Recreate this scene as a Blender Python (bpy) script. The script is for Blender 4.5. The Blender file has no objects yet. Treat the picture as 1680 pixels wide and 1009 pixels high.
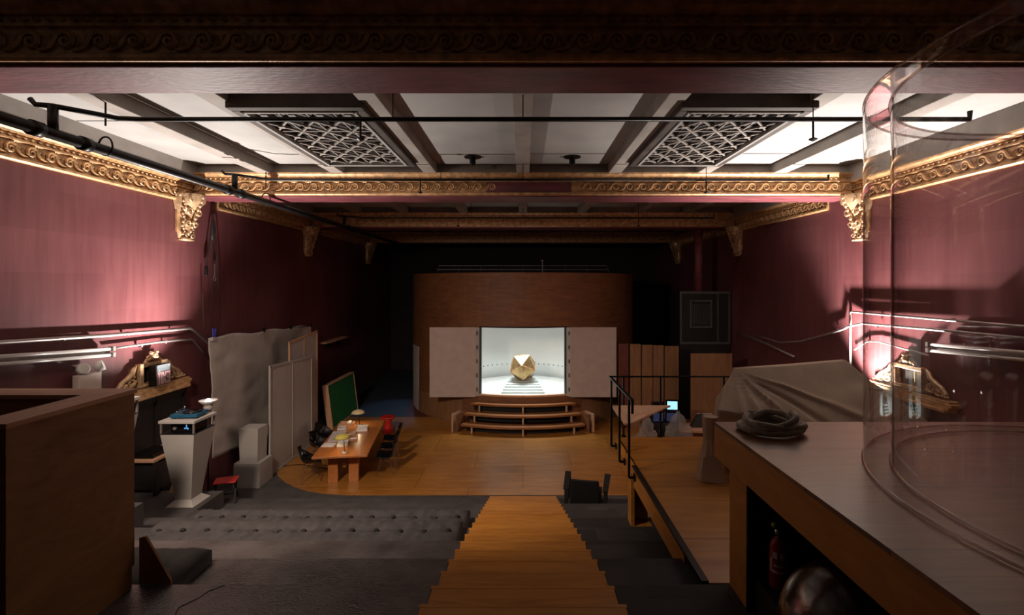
import bpy, math, random
from math import sin, cos, pi, radians as R
from mathutils import Vector, Matrix, noise
random.seed(7)
SC = bpy.context.scene
COL = SC.collection

# ------------------------------------------------------------------ materials
def new_mat(name):
    m = bpy.data.materials.new(name); m.use_nodes = True
    nt = m.node_tree
    return m, nt, nt.nodes['Principled BSDF']

def lnk(nt, a, b): nt.links.new(a, b)

def mat(name, col, rough=0.6, metal=0.0, var=0.0, scale=6.0, bump=0.0, bscale=40.0, stretch=(1, 1, 1), col2=None, spec=0.5, detail=5.0):
    m, nt, b = new_mat(name)
    b.inputs['Base Color'].default_value = (*col, 1)
    b.inputs['Roughness'].default_value = rough
    b.inputs['Metallic'].default_value = metal
    b.inputs['Specular IOR Level'].default_value = spec
    tc = nt.nodes.new('ShaderNodeTexCoord')
    mp = nt.nodes.new('ShaderNodeMapping'); mp.inputs['Scale'].default_value = stretch
    lnk(nt, tc.outputs['Object'], mp.inputs['Vector'])
    if var > 0 or col2:
        n = nt.nodes.new('ShaderNodeTexNoise'); n.inputs['Scale'].default_value = scale; n.inputs['Detail'].default_value = detail
        lnk(nt, mp.outputs['Vector'], n.inputs['Vector'])
        r = nt.nodes.new('ShaderNodeValToRGB')
        r.color_ramp.elements[0].position = 0.32; r.color_ramp.elements[1].position = 0.68
        c2 = col2 or tuple(min(1, c * (1 + var)) for c in col)
        c1 = col if col2 else tuple(c * (1 - var) for c in col)
        r.color_ramp.elements[0].color = (*c1, 1); r.color_ramp.elements[1].color = (*c2, 1)
        lnk(nt, n.outputs['Fac'], r.inputs['Fac']); lnk(nt, r.outputs['Color'], b.inputs['Base Color'])
    if bump > 0:
        n2 = nt.nodes.new('ShaderNodeTexNoise'); n2.inputs['Scale'].default_value = bscale; n2.inputs['Detail'].default_value = 4
        lnk(nt, mp.outputs['Vector'], n2.inputs['Vector'])
        bp = nt.nodes.new('ShaderNodeBump'); bp.inputs['Strength'].default_value = bump; bp.inputs['Distance'].default_value = 0.02
        lnk(nt, n2.outputs['Fac'], bp.inputs['Height']); lnk(nt, bp.outputs['Normal'], b.inputs['Normal'])
    return m

def wood(name, c1, c2, rough=0.4, stretch=(1.2, 9, 9), scale=1.6, seams=None, bump=0.03, coat=0.0):
    m, nt, b = new_mat(name)
    b.inputs['Roughness'].default_value = rough
    b.inputs['Coat Weight'].default_value = coat
    b.inputs['Coat Roughness'].default_value = 0.25
    tc = nt.nodes.new('ShaderNodeTexCoord'); mp = nt.nodes.new('ShaderNodeMapping')
    mp.inputs['Scale'].default_value = stretch
    lnk(nt, tc.outputs['Object'], mp.inputs['Vector'])
    n = nt.nodes.new('ShaderNodeTexNoise'); n.inputs['Scale'].default_value = scale; n.inputs['Detail'].default_value = 7
    n.inputs['Distortion'].default_value = 1.4
    lnk(nt, mp.outputs['Vector'], n.inputs['Vector'])
    n3 = nt.nodes.new('ShaderNodeTexNoise'); n3.inputs['Scale'].default_value = 0.7; n3.inputs['Detail'].default_value = 3
    lnk(nt, tc.outputs['Object'], n3.inputs['Vector'])
    ad = nt.nodes.new('ShaderNodeMath'); ad.operation = 'MULTIPLY_ADD'; ad.inputs[1].default_value = 0.6
    lnk(nt, n3.outputs['Fac'], ad.inputs[0]); lnk(nt, n.outputs['Fac'], ad.inputs[2])
    r = nt.nodes.new('ShaderNodeValToRGB'); e = r.color_ramp.elements
    e[0].position = 0.5; e[1].position = 1.05
    e[0].color = (*c1, 1); e[1].color = (*c2, 1)
    lnk(nt, ad.outputs[0], r.inputs['Fac'])
    out = r.outputs['Color']
    if seams:
        bw, bh, ms = seams
        br = nt.nodes.new('ShaderNodeTexBrick')
        br.inputs['Scale'].default_value = 1.0; br.inputs['Brick Width'].default_value = bw; br.inputs['Row Height'].default_value = bh
        br.inputs['Mortar Size'].default_value = ms; br.inputs['Mortar Smooth'].default_value = 0.1
        br.inputs['Color1'].default_value = (1, 1, 1, 1); br.inputs['Color2'].default_value = (.8, .78, .76, 1)
        br.inputs['Mortar'].default_value = (.3, .26, .24, 1)
        lnk(nt, tc.outputs['Object'], br.inputs['Vector'])
        mx = nt.nodes.new('ShaderNodeMix'); mx.data_type = 'RGBA'; mx.blend_type = 'MULTIPLY'; mx.inputs['Factor'].default_value = 1
        lnk(nt, out, mx.inputs['A']); lnk(nt, br.outputs['Color'], mx.inputs['B']); out = mx.outputs['Result']
    lnk(nt, out, b.inputs['Base Color'])
    bp = nt.nodes.new('ShaderNodeBump'); bp.inputs['Strength'].default_value = bump * 4; bp.inputs['Distance'].default_value = 0.01
    lnk(nt, n.outputs['Fac'], bp.inputs['Height']); lnk(nt, bp.outputs['Normal'], b.inputs['Normal'])
    return m

def emit(name, col, strength, base=(0.8, 0.8, 0.8)):
    m, nt, b = new_mat(name)
    b.inputs['Base Color'].default_value = (*base, 1)
    b.inputs['Emission Color'].default_value = (*col, 1); b.inputs['Emission Strength'].default_value = strength
    return m

def wall_paint(name):
    # old maroon paint: vertical brush streaks, rectangular touched-up patches, small pale chips
    m, nt, b = new_mat(name)
    b.inputs['Roughness'].default_value = 0.42
    tc = nt.nodes.new('ShaderNodeTexCoord')
    sep = nt.nodes.new('ShaderNodeSeparateXYZ'); lnk(nt, tc.outputs['Object'], sep.inputs[0])
    cmb = nt.nodes.new('ShaderNodeCombineXYZ')
    lnk(nt, sep.outputs['Y'], cmb.inputs['X']); lnk(nt, sep.outputs['Z'], cmb.inputs['Y']); lnk(nt, sep.outputs['X'], cmb.inputs['Z'])
    mp = nt.nodes.new('ShaderNodeMapping'); mp.inputs['Scale'].default_value = (7, .5, 1); lnk(nt, cmb.outputs[0], mp.inputs['Vector'])
    n = nt.nodes.new('ShaderNodeTexNoise'); n.inputs['Scale'].default_value = 1.5; n.inputs['Detail'].default_value = 6
    lnk(nt, mp.outputs[0], n.inputs['Vector'])
    n2 = nt.nodes.new('ShaderNodeTexNoise'); n2.inputs['Scale'].default_value = .45; n2.inputs['Detail'].default_value = 3
    lnk(nt, cmb.outputs[0], n2.inputs['Vector'])
    ad = nt.nodes.new('ShaderNodeMath'); ad.operation = 'MULTIPLY_ADD'; ad.inputs[1].default_value = .45
    lnk(nt, n.outputs['Fac'], ad.inputs[0]); lnk(nt, n2.outputs['Fac'], ad.inputs[2])
    r = nt.nodes.new('ShaderNodeValToRGB'); e = r.color_ramp.elements
    e[0].position = .5; e[1].position = 1.0
    e[0].color = (.118, .034, .039, 1); e[1].color = (.218, .080, .085, 1)
    lnk(nt, ad.outputs[0], r.inputs['Fac'])
    br = nt.nodes.new('ShaderNodeTexBrick'); br.inputs['Scale'].default_value = 1
    br.inputs['Brick Width'].default_value = 1.7; br.inputs['Row Height'].default_value = .62; br.inputs['Mortar Size'].default_value = 0
    br.inputs['Color1'].default_value = (1, 1, 1, 1); br.inputs['Color2'].default_value = (.8, .76, .76, 1)
    dn = nt.nodes.new('ShaderNodeMapping'); dn.inputs['Location'].default_value = (.3, .2, 0); lnk(nt, cmb.outputs[0], dn.inputs['Vector'])
    lnk(nt, dn.outputs[0], br.inputs['Vector'])
    mx = nt.nodes.new('ShaderNodeMix'); mx.data_type = 'RGBA'; mx.blend_type = 'MULTIPLY'; mx.inputs['Factor'].default_value = .7
    lnk(nt, r.outputs['Color'], mx.inputs['A']); lnk(nt, br.outputs['Color'], mx.inputs['B'])
    n4 = nt.nodes.new('ShaderNodeTexNoise'); n4.inputs['Scale'].default_value = 2.6; n4.inputs['Detail'].default_value = 8; n4.inputs['Roughness'].default_value = .7
    lnk(nt, cmb.outputs[0], n4.inputs['Vector'])
    r4 = nt.nodes.new('ShaderNodeValToRGB'); r4.color_ramp.elements[0].position = .735; r4.color_ramp.elements[1].position = .75
    lnk(nt, n4.outputs['Fac'], r4.inputs['Fac'])
    mx2 = nt.nodes.new('ShaderNodeMix'); mx2.data_type = 'RGBA'; mx2.inputs['B'].default_value = (.5, .42, .4, 1)
    lnk(nt, r4.outputs['Color'], mx2.inputs['Factor']); lnk(nt, mx.outputs['Result'], mx2.inputs['A'])
    lnk(nt, mx2.outputs['Result'], b.inputs['Base Color'])
    bp = nt.nodes.new('ShaderNodeBump'); bp.inputs['Strength'].default_value = .25; bp.inputs['Distance'].default_value = .02
    lnk(nt, ad.outputs[0], bp.inputs['Height']); lnk(nt, bp.outputs['Normal'], b.inputs['Normal'])
    return m

def glass_mat(name, tint=(.96, .95, .95), rough=0.0, ior=1.47):
    m = bpy.data.materials.new(name); m.use_nodes = True
    nt = m.node_tree; nt.nodes.clear()
    o = nt.nodes.new('ShaderNodeOutputMaterial'); t = nt.nodes.new('ShaderNodeBsdfTransparent'); g = nt.nodes.new('ShaderNodeBsdfGlossy')
    lw = nt.nodes.new('ShaderNodeLayerWeight'); lw.inputs['Blend'].default_value = .5
    pw = nt.nodes.new('ShaderNodeMath'); pw.operation = 'POWER'; pw.inputs[1].default_value = 4.0; lnk(nt, lw.outputs['Facing'], pw.inputs[0])
    f0 = ((ior - 1) / (ior + 1)) ** 2
    f = nt.nodes.new('ShaderNodeMath'); f.operation = 'MULTIPLY_ADD'; f.inputs[1].default_value = 1 - f0; f.inputs[2].default_value = f0; lnk(nt, pw.outputs[0], f.inputs[0])
    t.inputs['Color'].default_value = (*tint, 1); g.inputs['Roughness'].default_value = rough; g.inputs['Color'].default_value = (1, 1, 1, 1)
    mx = nt.nodes.new('ShaderNodeMixShader')
    lnk(nt, f.outputs[0], mx.inputs[0]); lnk(nt, t.outputs[0], mx.inputs[1]); lnk(nt, g.outputs[0], mx.inputs[2]); lnk(nt, mx.outputs[0], o.inputs['Surface'])
    return m

def plastic_film(name):
    m = bpy.data.materials.new(name); m.use_nodes = True
    nt = m.node_tree; nt.nodes.clear()
    o = nt.nodes.new('ShaderNodeOutputMaterial'); t = nt.nodes.new('ShaderNodeBsdfTransparent'); g = nt.nodes.new('ShaderNodeBsdfGlossy')
    d = nt.nodes.new('ShaderNodeBsdfTranslucent'); d.inputs['Color'].default_value = (.6, .58, .57, 1)
    df = nt.nodes.new('ShaderNodeBsdfDiffuse'); df.inputs['Color'].default_value = (.55, .5, .47, 1)
    g.inputs['Roughness'].default_value = .12
    m1 = nt.nodes.new('ShaderNodeMixShader'); m1.inputs[0].default_value = .5; lnk(nt, d.outputs[0], m1.inputs[1]); lnk(nt, df.outputs[0], m1.inputs[2])
    m2 = nt.nodes.new('ShaderNodeMixShader'); m2.inputs[0].default_value = .32; lnk(nt, t.outputs[0], m2.inputs[1]); lnk(nt, m1.outputs[0], m2.inputs[2])
    m3 = nt.nodes.new('ShaderNodeMixShader'); lw = nt.nodes.new('ShaderNodeLayerWeight'); lw.inputs['Blend'].default_value = .25
    lnk(nt, lw.outputs['Fresnel'], m3.inputs[0]); lnk(nt, m2.outputs[0], m3.inputs[1]); lnk(nt, g.outputs[0], m3.inputs[2]); lnk(nt, m3.outputs[0], o.inputs['Surface'])
    return m

M = {}
M['wall'] = wall_paint('maroon_paint')
M['maroon'] = mat('maroon_beam_paint', (.17, .045, .055), .5, var=.35, scale=1.5, bump=.25, bscale=9, stretch=(1, 3, 3))
M['plaster'] = mat('ceiling_plaster', (.345, .335, .325), .8, var=.13, scale=1.1, bump=.15, bscale=6, detail=7)
M['joist'] = mat('joist_paint', (.30, .27, .245), .75, var=.22, scale=1.3, bump=.2, bscale=7, detail=7)
M['gold'] = mat('gilded_plaster', (.54, .315, .150), .42, metal=.2, var=.35, scale=9, bump=.2, bscale=60)
M['gold_bright'] = mat('pale_gilt', (.54, .36, .21), .36, metal=.4, var=.3, scale=14, bump=.25, bscale=50)
M['floor'] = wood('stage_plywood', (.26, .095, .014), (.52, .23, .046), .36, stretch=(.8, 7, 1), scale=1.4, seams=(2.44, 1.22, .006), coat=.35)
M['stairs'] = wood('stair_plywood', (.33, .115, .015), (.55, .235, .042), .42, stretch=(1, 7, 5), scale=1.6)
M['ply'] = wood('fir_plywood', (.33, .13, .018), (.56, .255, .05), .42, stretch=(5, 1.1, 5), scale=1.5)
M['ply_dark'] = wood('aged_plywood', (.20, .09, .030), (.35, .18, .068), .5, stretch=(2, 2, 6), scale=1.5)
M['ply_top'] = wood('counter_wood', (.175, .07, .028), (.30, .14, .06), .34, stretch=(1.0, 8, 1), scale=1.7, seams=(3, .62, .003), coat=.3)
M['drum'] = wood('drum_plywood', (.12, .040, .015), (.22, .088, .034), .6, stretch=(1.2, 1.2, 7), scale=1.3)
M['table'] = wood('table_wood', (.34, .11, .026), (.48, .175, .05), .32, stretch=(7, 1, 7), scale=1.4, coat=.25)
M['panel_wood'] = wood('pale_panel_wood', (.17, .078, .034), (.27, .14, .065), .5, stretch=(7, 7, 1), scale=1.2)
M['bare_wood'] = wood('bare_wood', (.48, .27, .16), (.62, .38, .25), .5, stretch=(6, 1, 6), scale=1.4)
M['tier'] = mat('grey_tier_paint', (.075, .066, .066), .27, var=.4, scale=2.2, bump=.38, bscale=55, spec=.9, detail=9)
M['carpet'] = mat('grey_carpet', (.058, .052, .053), .85, var=.25, scale=3, bump=.4, bscale=120)
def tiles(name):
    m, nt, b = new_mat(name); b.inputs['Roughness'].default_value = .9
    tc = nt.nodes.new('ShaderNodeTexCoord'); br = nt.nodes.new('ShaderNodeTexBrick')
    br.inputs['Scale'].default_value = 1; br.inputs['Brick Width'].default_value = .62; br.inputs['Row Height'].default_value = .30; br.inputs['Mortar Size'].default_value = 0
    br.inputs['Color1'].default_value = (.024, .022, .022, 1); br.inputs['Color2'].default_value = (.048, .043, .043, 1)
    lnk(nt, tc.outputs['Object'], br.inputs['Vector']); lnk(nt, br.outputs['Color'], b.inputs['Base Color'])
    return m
M['shaded_carpet_tile'] = tiles('two_tone_tiles_with_shade')  # tile pattern, darkened to hold the shade by platform and counter
M['futon'] = mat('charcoal_futon', (.054, .048, .051), .85, var=.2, scale=8, bump=.4, bscale=70)
M['dimple_dark'] = mat('dimple_shade_black', (.006, .005, .005), .8, var=.1)  # buttons blackened to stand in for shade in the tuft dimples
M['grille_dark'] = mat('dark_grille_frame', (.055, .042, .036), .7, var=.4, scale=3)
M['pad'] = mat('black_pad', (.024, .021, .021), .8, var=.2, scale=8, bump=.3, bscale=60)
M['black'] = mat('black_metal', (.012, .011, .011), .4, metal=.6, var=.2, scale=10)
M['pipe'] = mat('black_pipe', (.022, .020, .020), .38, metal=.5, var=.3, scale=9)
M['black_plastic'] = mat('black_shell', (.006, .006, .007), .16, var=.1, scale=4)
M['dark_wood'] = mat('black_stained_wood', (.004, .0035, .003), .7, var=.3, scale=9)
M['white'] = mat('white_paint', (.43, .405, .385), .55, var=.05, scale=3)
M['cyc'] = mat('cyclorama_white', (.80, .81, .80), .7, var=.02, scale=2)
M['door_white'] = mat('off_white_panel', (.45, .36, .33), .65, var=.06, scale=4, bump=.05, bscale=90)
M['cloth'] = mat('white_cloth', (.45, .405, .38), .9, var=.08, scale=3, bump=.15, bscale=50)
M['tarp'] = mat('tan_canvas', (.36, .27, .21), .9, var=.14, scale=2.4, bump=.25, bscale=70)
M['scrim'] = mat('scrim_fabric', (.45, .405, .385), .9, var=.04, scale=5)
M['chrome'] = mat('chrome_wire', (.55, .54, .53), .25, metal=1.0, var=.1, scale=10)
M['steel'] = mat('grey_conduit', (.36, .32, .31), .4, metal=.5, var=.15, scale=8)
M['red'] = mat('red_plastic', (.55, .025, .02), .3, var=.1, scale=4)
M['redpaint'] = mat('red_enamel', (.30, .008, .012), .3, var=.1, scale=4)
M['label_white'] = mat('white_label', (.6, .58, .55), .5, var=.05, scale=8)
M['yellow'] = mat('yellow_shade', (.62, .52, .12), .45, var=.06, scale=5)
M['cream'] = mat('cream_shade', (.68, .58, .34), .45, var=.06, scale=5)
M['green'] = mat('green_felt', (.012, .17, .045), .9, var=.12, scale=6)
M['blue'] = mat('blue_lacquer', (.012, .085, .16), .35, var=.1, scale=5)
M['blue_floor'] = mat('slate_blue_floor', (.045, .068, .10), .5, var=.15, scale=2)
M['rope'] = mat('grey_hose', (.46, .42, .35), .7, var=.3, scale=25, bump=.35, bscale=90)
M['dim_steel'] = mat('dim_grey_metal', (.10, .10, .10), .5, metal=.3, var=.2, scale=8)
M['step_wood'] = wood('step_wood', (.17, .062, .018), (.30, .115, .036), .45, stretch=(1, 6, 6), scale=1.5)
M['darkmetal'] = mat('burnished_steel', (.14, .12, .11), .20, metal=.9, var=.35, scale=7, bump=.1, bscale=25)
M['dark'] = mat('near_black_paint', (.010, .008, .008), .6, var=.3, scale=5)
M['brown_red'] = mat('red_brown_paint', (.12, .03, .022), .5, var=.2, scale=6)
M['paper'] = mat('paper', (.70, .68, .66), .8, var=.04, scale=6)
M['paper_grey'] = mat('lavender_grey_paper', (.48, .46, .50), .8, var=.06, scale=9)
M['paper_red'] = mat('red_cover', (.30, .06, .04), .5, var=.1, scale=6)
M['paper_tan'] = mat('tan_cover', (.42, .24, .14), .6, var=.1, scale=6)
M['icosa'] = mat('gilt_foil', (.40, .26, .12), .28, metal=.8, var=.3, scale=6, bump=.35, bscale=7)
M['plinth'] = mat('pale_green_stone', (.60, .68, .67), .5, var=.06, scale=5)
M['glass'] = glass_mat('clear_acrylic')
M['glass_edge'] = glass_mat('acrylic_edge', (.72, .66, .64), .08, 1.9)
M['film'] = plastic_film('clear_plastic_sheet')
M['tube_glow'] = mat('fluorescent_glass', (.55, .52, .50), .25, var=.02, scale=3)
M['hot'] = emit('lamp_glow', (1, .90, .80), 14)
M['drumlamp'] = emit('cool_lamp_glow', (.92, 1, .97), 2)
M['screen'] = emit('screen_glow', (.35, .72, .95), 1.1, (.02, .02, .02))
M['screen_dim'] = emit('dim_screen_glow', (.12, .25, .75), .05, (.02, .02, .02))
M['deckglow'] = emit('display_glow', (.2, .55, 1.0), .6, (.01, .02, .04))
M['exit_face'] = mat('sign_face', (.11, .05, .055), .35, var=.05, scale=6)
M['exit_grey'] = mat('sign_grey_band', (.07, .08, .09), .35, var=.12, scale=14)
M['exit_letter'] = mat('sign_letters', (.34, .21, .22), .4, var=.03, scale=6)
M['picture'] = mat('dark_picture', (.05, .04, .035), .4, var=.7, scale=7)

# ------------------------------------------------------------------ mesh builder
class MB:
    def __init__(s): s.v = []; s.f = []
    def add(s, vs, fs):
        b = len(s.v); s.v += [tuple(v) for v in vs]; s.f += [tuple(b + i for i in f) for f in fs]; return s
    def hexa(s, p):
        return s.add(p, [(0, 3, 2, 1), (4, 5, 6, 7), (0, 1, 5, 4), (1, 2, 6, 5), (2, 3, 7, 6), (3, 0, 4, 7)])
    def box(s, x0, x1, y0, y1, z0, z1):
        return s.hexa([(x0, y0, z0), (x1, y0, z0), (x1, y1, z0), (x0, y1, z0), (x0, y0, z1), (x1, y0, z1), (x1, y1, z1), (x0, y1, z1)])
    def cbox(s, c, d, rot=None):
        p = []
        for z in (-1, 1):
            for x, y in ((-1, -1), (1, -1), (1, 1), (-1, 1)):
                q = Vector((x * d[0] / 2, y * d[1] / 2, z * d[2] / 2))
                if rot is not None: q = rot @ q
                p.append(q + Vector(c))
        return s.hexa(p)
    def bar(s, a, b, w, h=None):
        a = Vector(a); b = Vector(b); d = b - a
        rot = d.to_track_quat('Y', 'Z').to_matrix()
        return s.cbox((a + b) / 2, (w, d.length, h or w), rot)
    def tube(s, pts, r, n=8, closed=False, cap=True):
        pts = [Vector(p) for p in pts]; N = len(pts)
        rs = r if isinstance(r, (list, tuple)) else [r] * N
        b = len(s.v); up = None
        for i, p in enumerate(pts):
            if closed: t = pts[(i + 1) % N] - pts[i - 1]
            else: t = pts[min(i + 1, N - 1)] - pts[max(i - 1, 0)]
            if t.length < 1e-9: t = Vector((0, 0, 1))
            t.normalize()
            if up is None:
                up = Vector((0, 0, 1)) if abs(t.z) < .9 else Vector((1, 0, 0))
            x = up - t * up.dot(t)
            if x.length < 1e-6: x = t.orthogonal()
            x.normalize(); up = x; y = t.cross(x)
            for k in range(n):
                a = 2 * pi * k / n
                s.v.append(tuple(p + (x * cos(a) + y * sin(a)) * rs[i]))
        for i in range(N if closed else N - 1):
            j = (i + 1) % N
            for k in range(n):
                l = (k + 1) % n
                s.f.append((b + i * n + k, b + i * n + l, b + j * n + l, b + j * n + k))
        if cap and not closed:
            s.f.append(tuple(b + k for k in range(n))[::-1]); s.f.append(tuple(b + (N - 1) * n + k for k in range(n)))
        return s
    def lathe(s, prof, c=(0, 0, 0), n=24, sx=1, sy=1):
        b = len(s.v)
        for r, z in prof:
            for k in range(n):
                a = 2 * pi * k / n
                s.v.append((c[0] + r * cos(a) * sx, c[1] + r * sin(a) * sy, c[2] + z))
        for i in range(len(prof) - 1):
            for k in range(n):
                l = (k + 1) % n
                s.f.append((b + i * n + k, b + i * n + l, b + (i + 1) * n + l, b + (i + 1) * n + k))
        if prof[0][0] > 1e-6: s.f.append(tuple(b + k for k in range(n))[::-1])
        if prof[-1][0] > 1e-6: s.f.append(tuple(b + (len(prof) - 1) * n + k for k in range(n)))
        return s
    def prism(s, poly, h0, h1, f=lambda a, b, h: (a, b, h)):
        n = len(poly)
        vs = [f(a, b, h0) for a, b in poly] + [f(a, b, h1) for a, b in poly]
        return s.add(vs, [tuple(range(n))[::-1], tuple(range(n, 2 * n))] + [(i, (i + 1) % n, n + (i + 1) % n, n + i) for i in range(n)])
    def grid(s, fn, nu, nv, cu=False):
        b = len(s.v); W = nu if cu else nu + 1
        for j in range(nv + 1):
            for i in range(W): s.v.append(tuple(fn(i / nu, j / nv)))
        for j in range(nv):
            for i in range(nu):
                k = (i + 1) % W
                s.f.append((b + j * W + i, b + j * W + k, b + (j + 1) * W + k, b + (j + 1) * W + i))
        return s
    def ball(s, c, r, n=8, sc=(1, 1, 1)):
        m = max(4, n // 2 + 1)
        prof = [(r * sin(pi * i / m), -r * cos(pi * i / m)) for i in range(m + 1)]
        b = len(s.v)
        s.lathe([(max(p, 1e-7), z) for p, z in prof], (0, 0, 0), n)
        for i in range(b, len(s.v)):
            v = s.v[i]; s.v[i] = (c[0] + v[0] * sc[0], c[1] + v[1] * sc[1], c[2] + v[2] * sc[2])
        return s
    def build(s, name, m, parent=None, smooth=False, solid=0, bevel=0, sub=0):
        me = bpy.data.meshes.new(name); me.from_pydata(s.v, [], s.f); me.validate(); me.update()
        o = bpy.data.objects.new(name, me); COL.objects.link(o)
        me.materials.append(M[m] if isinstance(m, str) else m)
        if smooth:
            for p in me.polygons: p.use_smooth = True
        if sub:
            q = o.modifiers.new('s', 'SUBSURF'); q.levels = sub; q.render_levels = sub
        if solid:
            q = o.modifiers.new('t', 'SOLIDIFY'); q.thickness = solid; q.offset = 0
        if bevel:
            q = o.modifiers.new('b', 'BEVEL'); q.width = bevel; q.segments = 2; q.limit_method = 'ANGLE'; q.angle_limit = R(40)
        if parent: o.parent = parent
        return o

def tag(o, label, cat, group=None, kind=None):
    o['label'] = label; o['category'] = cat
    if group: o['group'] = group
    if kind: o['kind'] = kind
    return o
def thing(name, label, cat, loc=(0, 0, 0), rz=0, group=None):
    o = bpy.data.objects.new(name, None); COL.objects.link(o); o.empty_display_size = .1
    o.location = loc; o.rotation_euler = (0, 0, rz)
    return tag(o, label, cat, group)
def struct(mb, name, m, label=None, cat=None, **k):
    o = mb.build(name, m, **k); o['kind'] = 'structure'
    if label: o['label'] = label; o['category'] = cat or 'structure'
    return o
def dup(root, loc, rz, label, group=None):
    def cp(o, par):
        c = o.copy(); COL.objects.link(c); c.parent = par
        for ch in list(o.children): cp(ch, c)
        return c
    r = cp(root, None); r.location = loc; r.rotation_euler = (0, 0, rz); r['label'] = label
    if group: r['group'] = group
    return r

EYE = 4.6
WX = 7.05          # side walls
CEIL = 7.12
YN, YF = -3.0, 26.0

# ------------------------------------------------------------------ setting
# stage floor of plywood with a rounded near left corner
poly = [(-6.35, 16.8), (-6.35, 12.4), (-6.08, 12.0), (-5.85, 11.65), (-5.5, 11.28), (-5.1, 10.98), (-4.75, 10.8), (-4.3, 10.66), (-3.85, 10.6), (7.0, 10.6), (7.0, 16.8)]
struct(MB().prism(poly, -.1, .0), 'floor', 'floor', 'amber plywood stage floor with a rounded near corner', 'floor')
struct(MB().box(-7.2, 7.2, 8.9, 16.8, -.2, -.006), 'floor_border', 'carpet', 'dark grey carpet around the plywood stage floor', 'floor')
struct(MB().box(-7.2, 7.2, 16.8, 26.2, -.2, -.012), 'floor_backstage', 'blue_floor', 'bluish floor behind the plywood stage', 'floor')
t_ = MB().add([(-4.05, 16.82, .0), (-3.0, 16.82, .0), (-3.0, 20.5, .0), (-4.5, 19.6, .0), (-4.05, 16.82, -.02), (-3.0, 16.82, -.02), (-3.0, 20.5, -.02), (-4.5, 19.6, -.02)], [(0, 1, 2, 3), (0, 4, 5, 1), (3, 2, 6, 7)])
struct(t_, 'floor_strip', 'brown_red', 'dark brown floor strip beside the curved cabinet', 'floor')
# audience tiers (rise .284, run .86), dark painted, both sides of the stair
for j in range(1, 13):
    yn = 10.66 - .86 * j; z = .284 * j
    for sx in (-1, 1):
        a, b = (-7.1, -.69) if sx < 0 else (.69, 7.1)
        m = 'tier' if sx < 0 and j >= 6 else ('carpet' if sx < 0 else 'shaded_carpet_tile')
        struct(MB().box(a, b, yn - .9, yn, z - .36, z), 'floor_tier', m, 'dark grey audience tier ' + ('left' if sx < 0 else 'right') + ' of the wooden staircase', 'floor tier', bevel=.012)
struct(MB().box(-7.1, -5.40, 7.1, 8.80, .3, .857), 'floor_landing', 'carpet', 'flat carpeted landing under the turntable pedestal', 'floor')
struct(MB().box(-7.1, -5.20, 5.4, 6.68, 1.0, 1.6), 'floor_landing', 'carpet', 'flat carpeted landing under the pedestal behind the booth', 'floor')
struct(MB().tube([(-2.30, 3.76, 2.272), (-2.38, 3.68, 2.272), (-2.40, 3.6, 2.272), (-2.47, 3.5, 2.272), (-2.44, 3.42, 2.272), (-2.5, 3.34, 2.272)], .005, 4), 'floor_crack', 'dark', 'thin dark crack in the near left painted tier', 'crack')
# wooden central stair
st = MB()
for k in range(1, 27):
    yn = 10.6 - .43 * k; z = .142 * k + .012
    st.box(-.69, .69, yn - .46, yn, z - .3, z)
    st.box(-.70, .70, yn - .02, yn + .015, z - .035, z + .001)
struct(st, 'floor_stairs', 'stairs', 'long central flight of amber plywood steps down to the stage', 'stairs')

# walls
struct(MB().box(-WX - .3, -WX, YN, YF, -.3, 7.6), 'wall_left', 'wall', 'maroon left wall', 'wall')
struct(MB().box(WX, WX + .3, YN, YF, -.3, 7.6), 'wall_right', 'wall', 'maroon right wall with peeling paint', 'wall')
struct(MB().box(-WX - .3, WX + .3, YF, YF + .3, -.3, 7.6), 'wall_back', mat('black_backstage_paint', (.012, .006, .007), .7, var=.2, scale=2), 'dark wall behind the stage', 'wall')
struct(MB().box(-WX - .3, WX + .3, YN - .3, YN, -.3, 7.6), 'wall_front', 'wall', 'wall behind the camera', 'wall')

# ceiling slab with joists
cm = MB().box(-WX - .3, WX + .3, YN, YF, CEIL, CEIL + .2)
struct(cm, 'ceiling', 'plaster', 'pale stained plaster ceiling', 'ceiling')
BEAMS = [(-2.4, -1.7), (4.15, 4.73), (10.38, 11.08), (16.15, 16.85), (22.3, 23.0)]
JX = [-5.45, -3.9, -1.95, 0, 1.93, 3.8, 5.4]
for i in range(len(BEAMS) - 1):
    jb = MB()
    for x in JX:
        jb.box(x - .135, x + .135, BEAMS[i][1] - .02, BEAMS[i + 1][0] + .02, 6.92, CEIL + .02)
    # seams in the plaster panels
    struct(jb, 'ceiling_joists', 'joist', 'pale ceiling joists between two crossbeams', 'ceiling', bevel=.012)
bands = MB()
for sx in (-1, 1):
    for i in range(len(BEAMS) - 1):
        x0, x1 = sorted((sx * (WX + .02), sx * (WX - .12)))
        bands.box(x0, x1, BEAMS[i][1], BEAMS[i + 1][0], 6.72, CEIL + .02)
struct(bands, 'ceiling_border', 'joist', 'grey plaster band above the gilded cornices', 'ceiling')
sm = MB()
for y in (7.55,):
    for a, b in zip([-WX] + JX, JX + [WX]):
        sm.box(a + .14, b - .14, y - .008, y + .008, CEIL - .006, CEIL + .01)
struct(sm, 'ceiling_seams', 'dark', 'dark panel seam across the plaster ceiling', 'ceiling')

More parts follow.
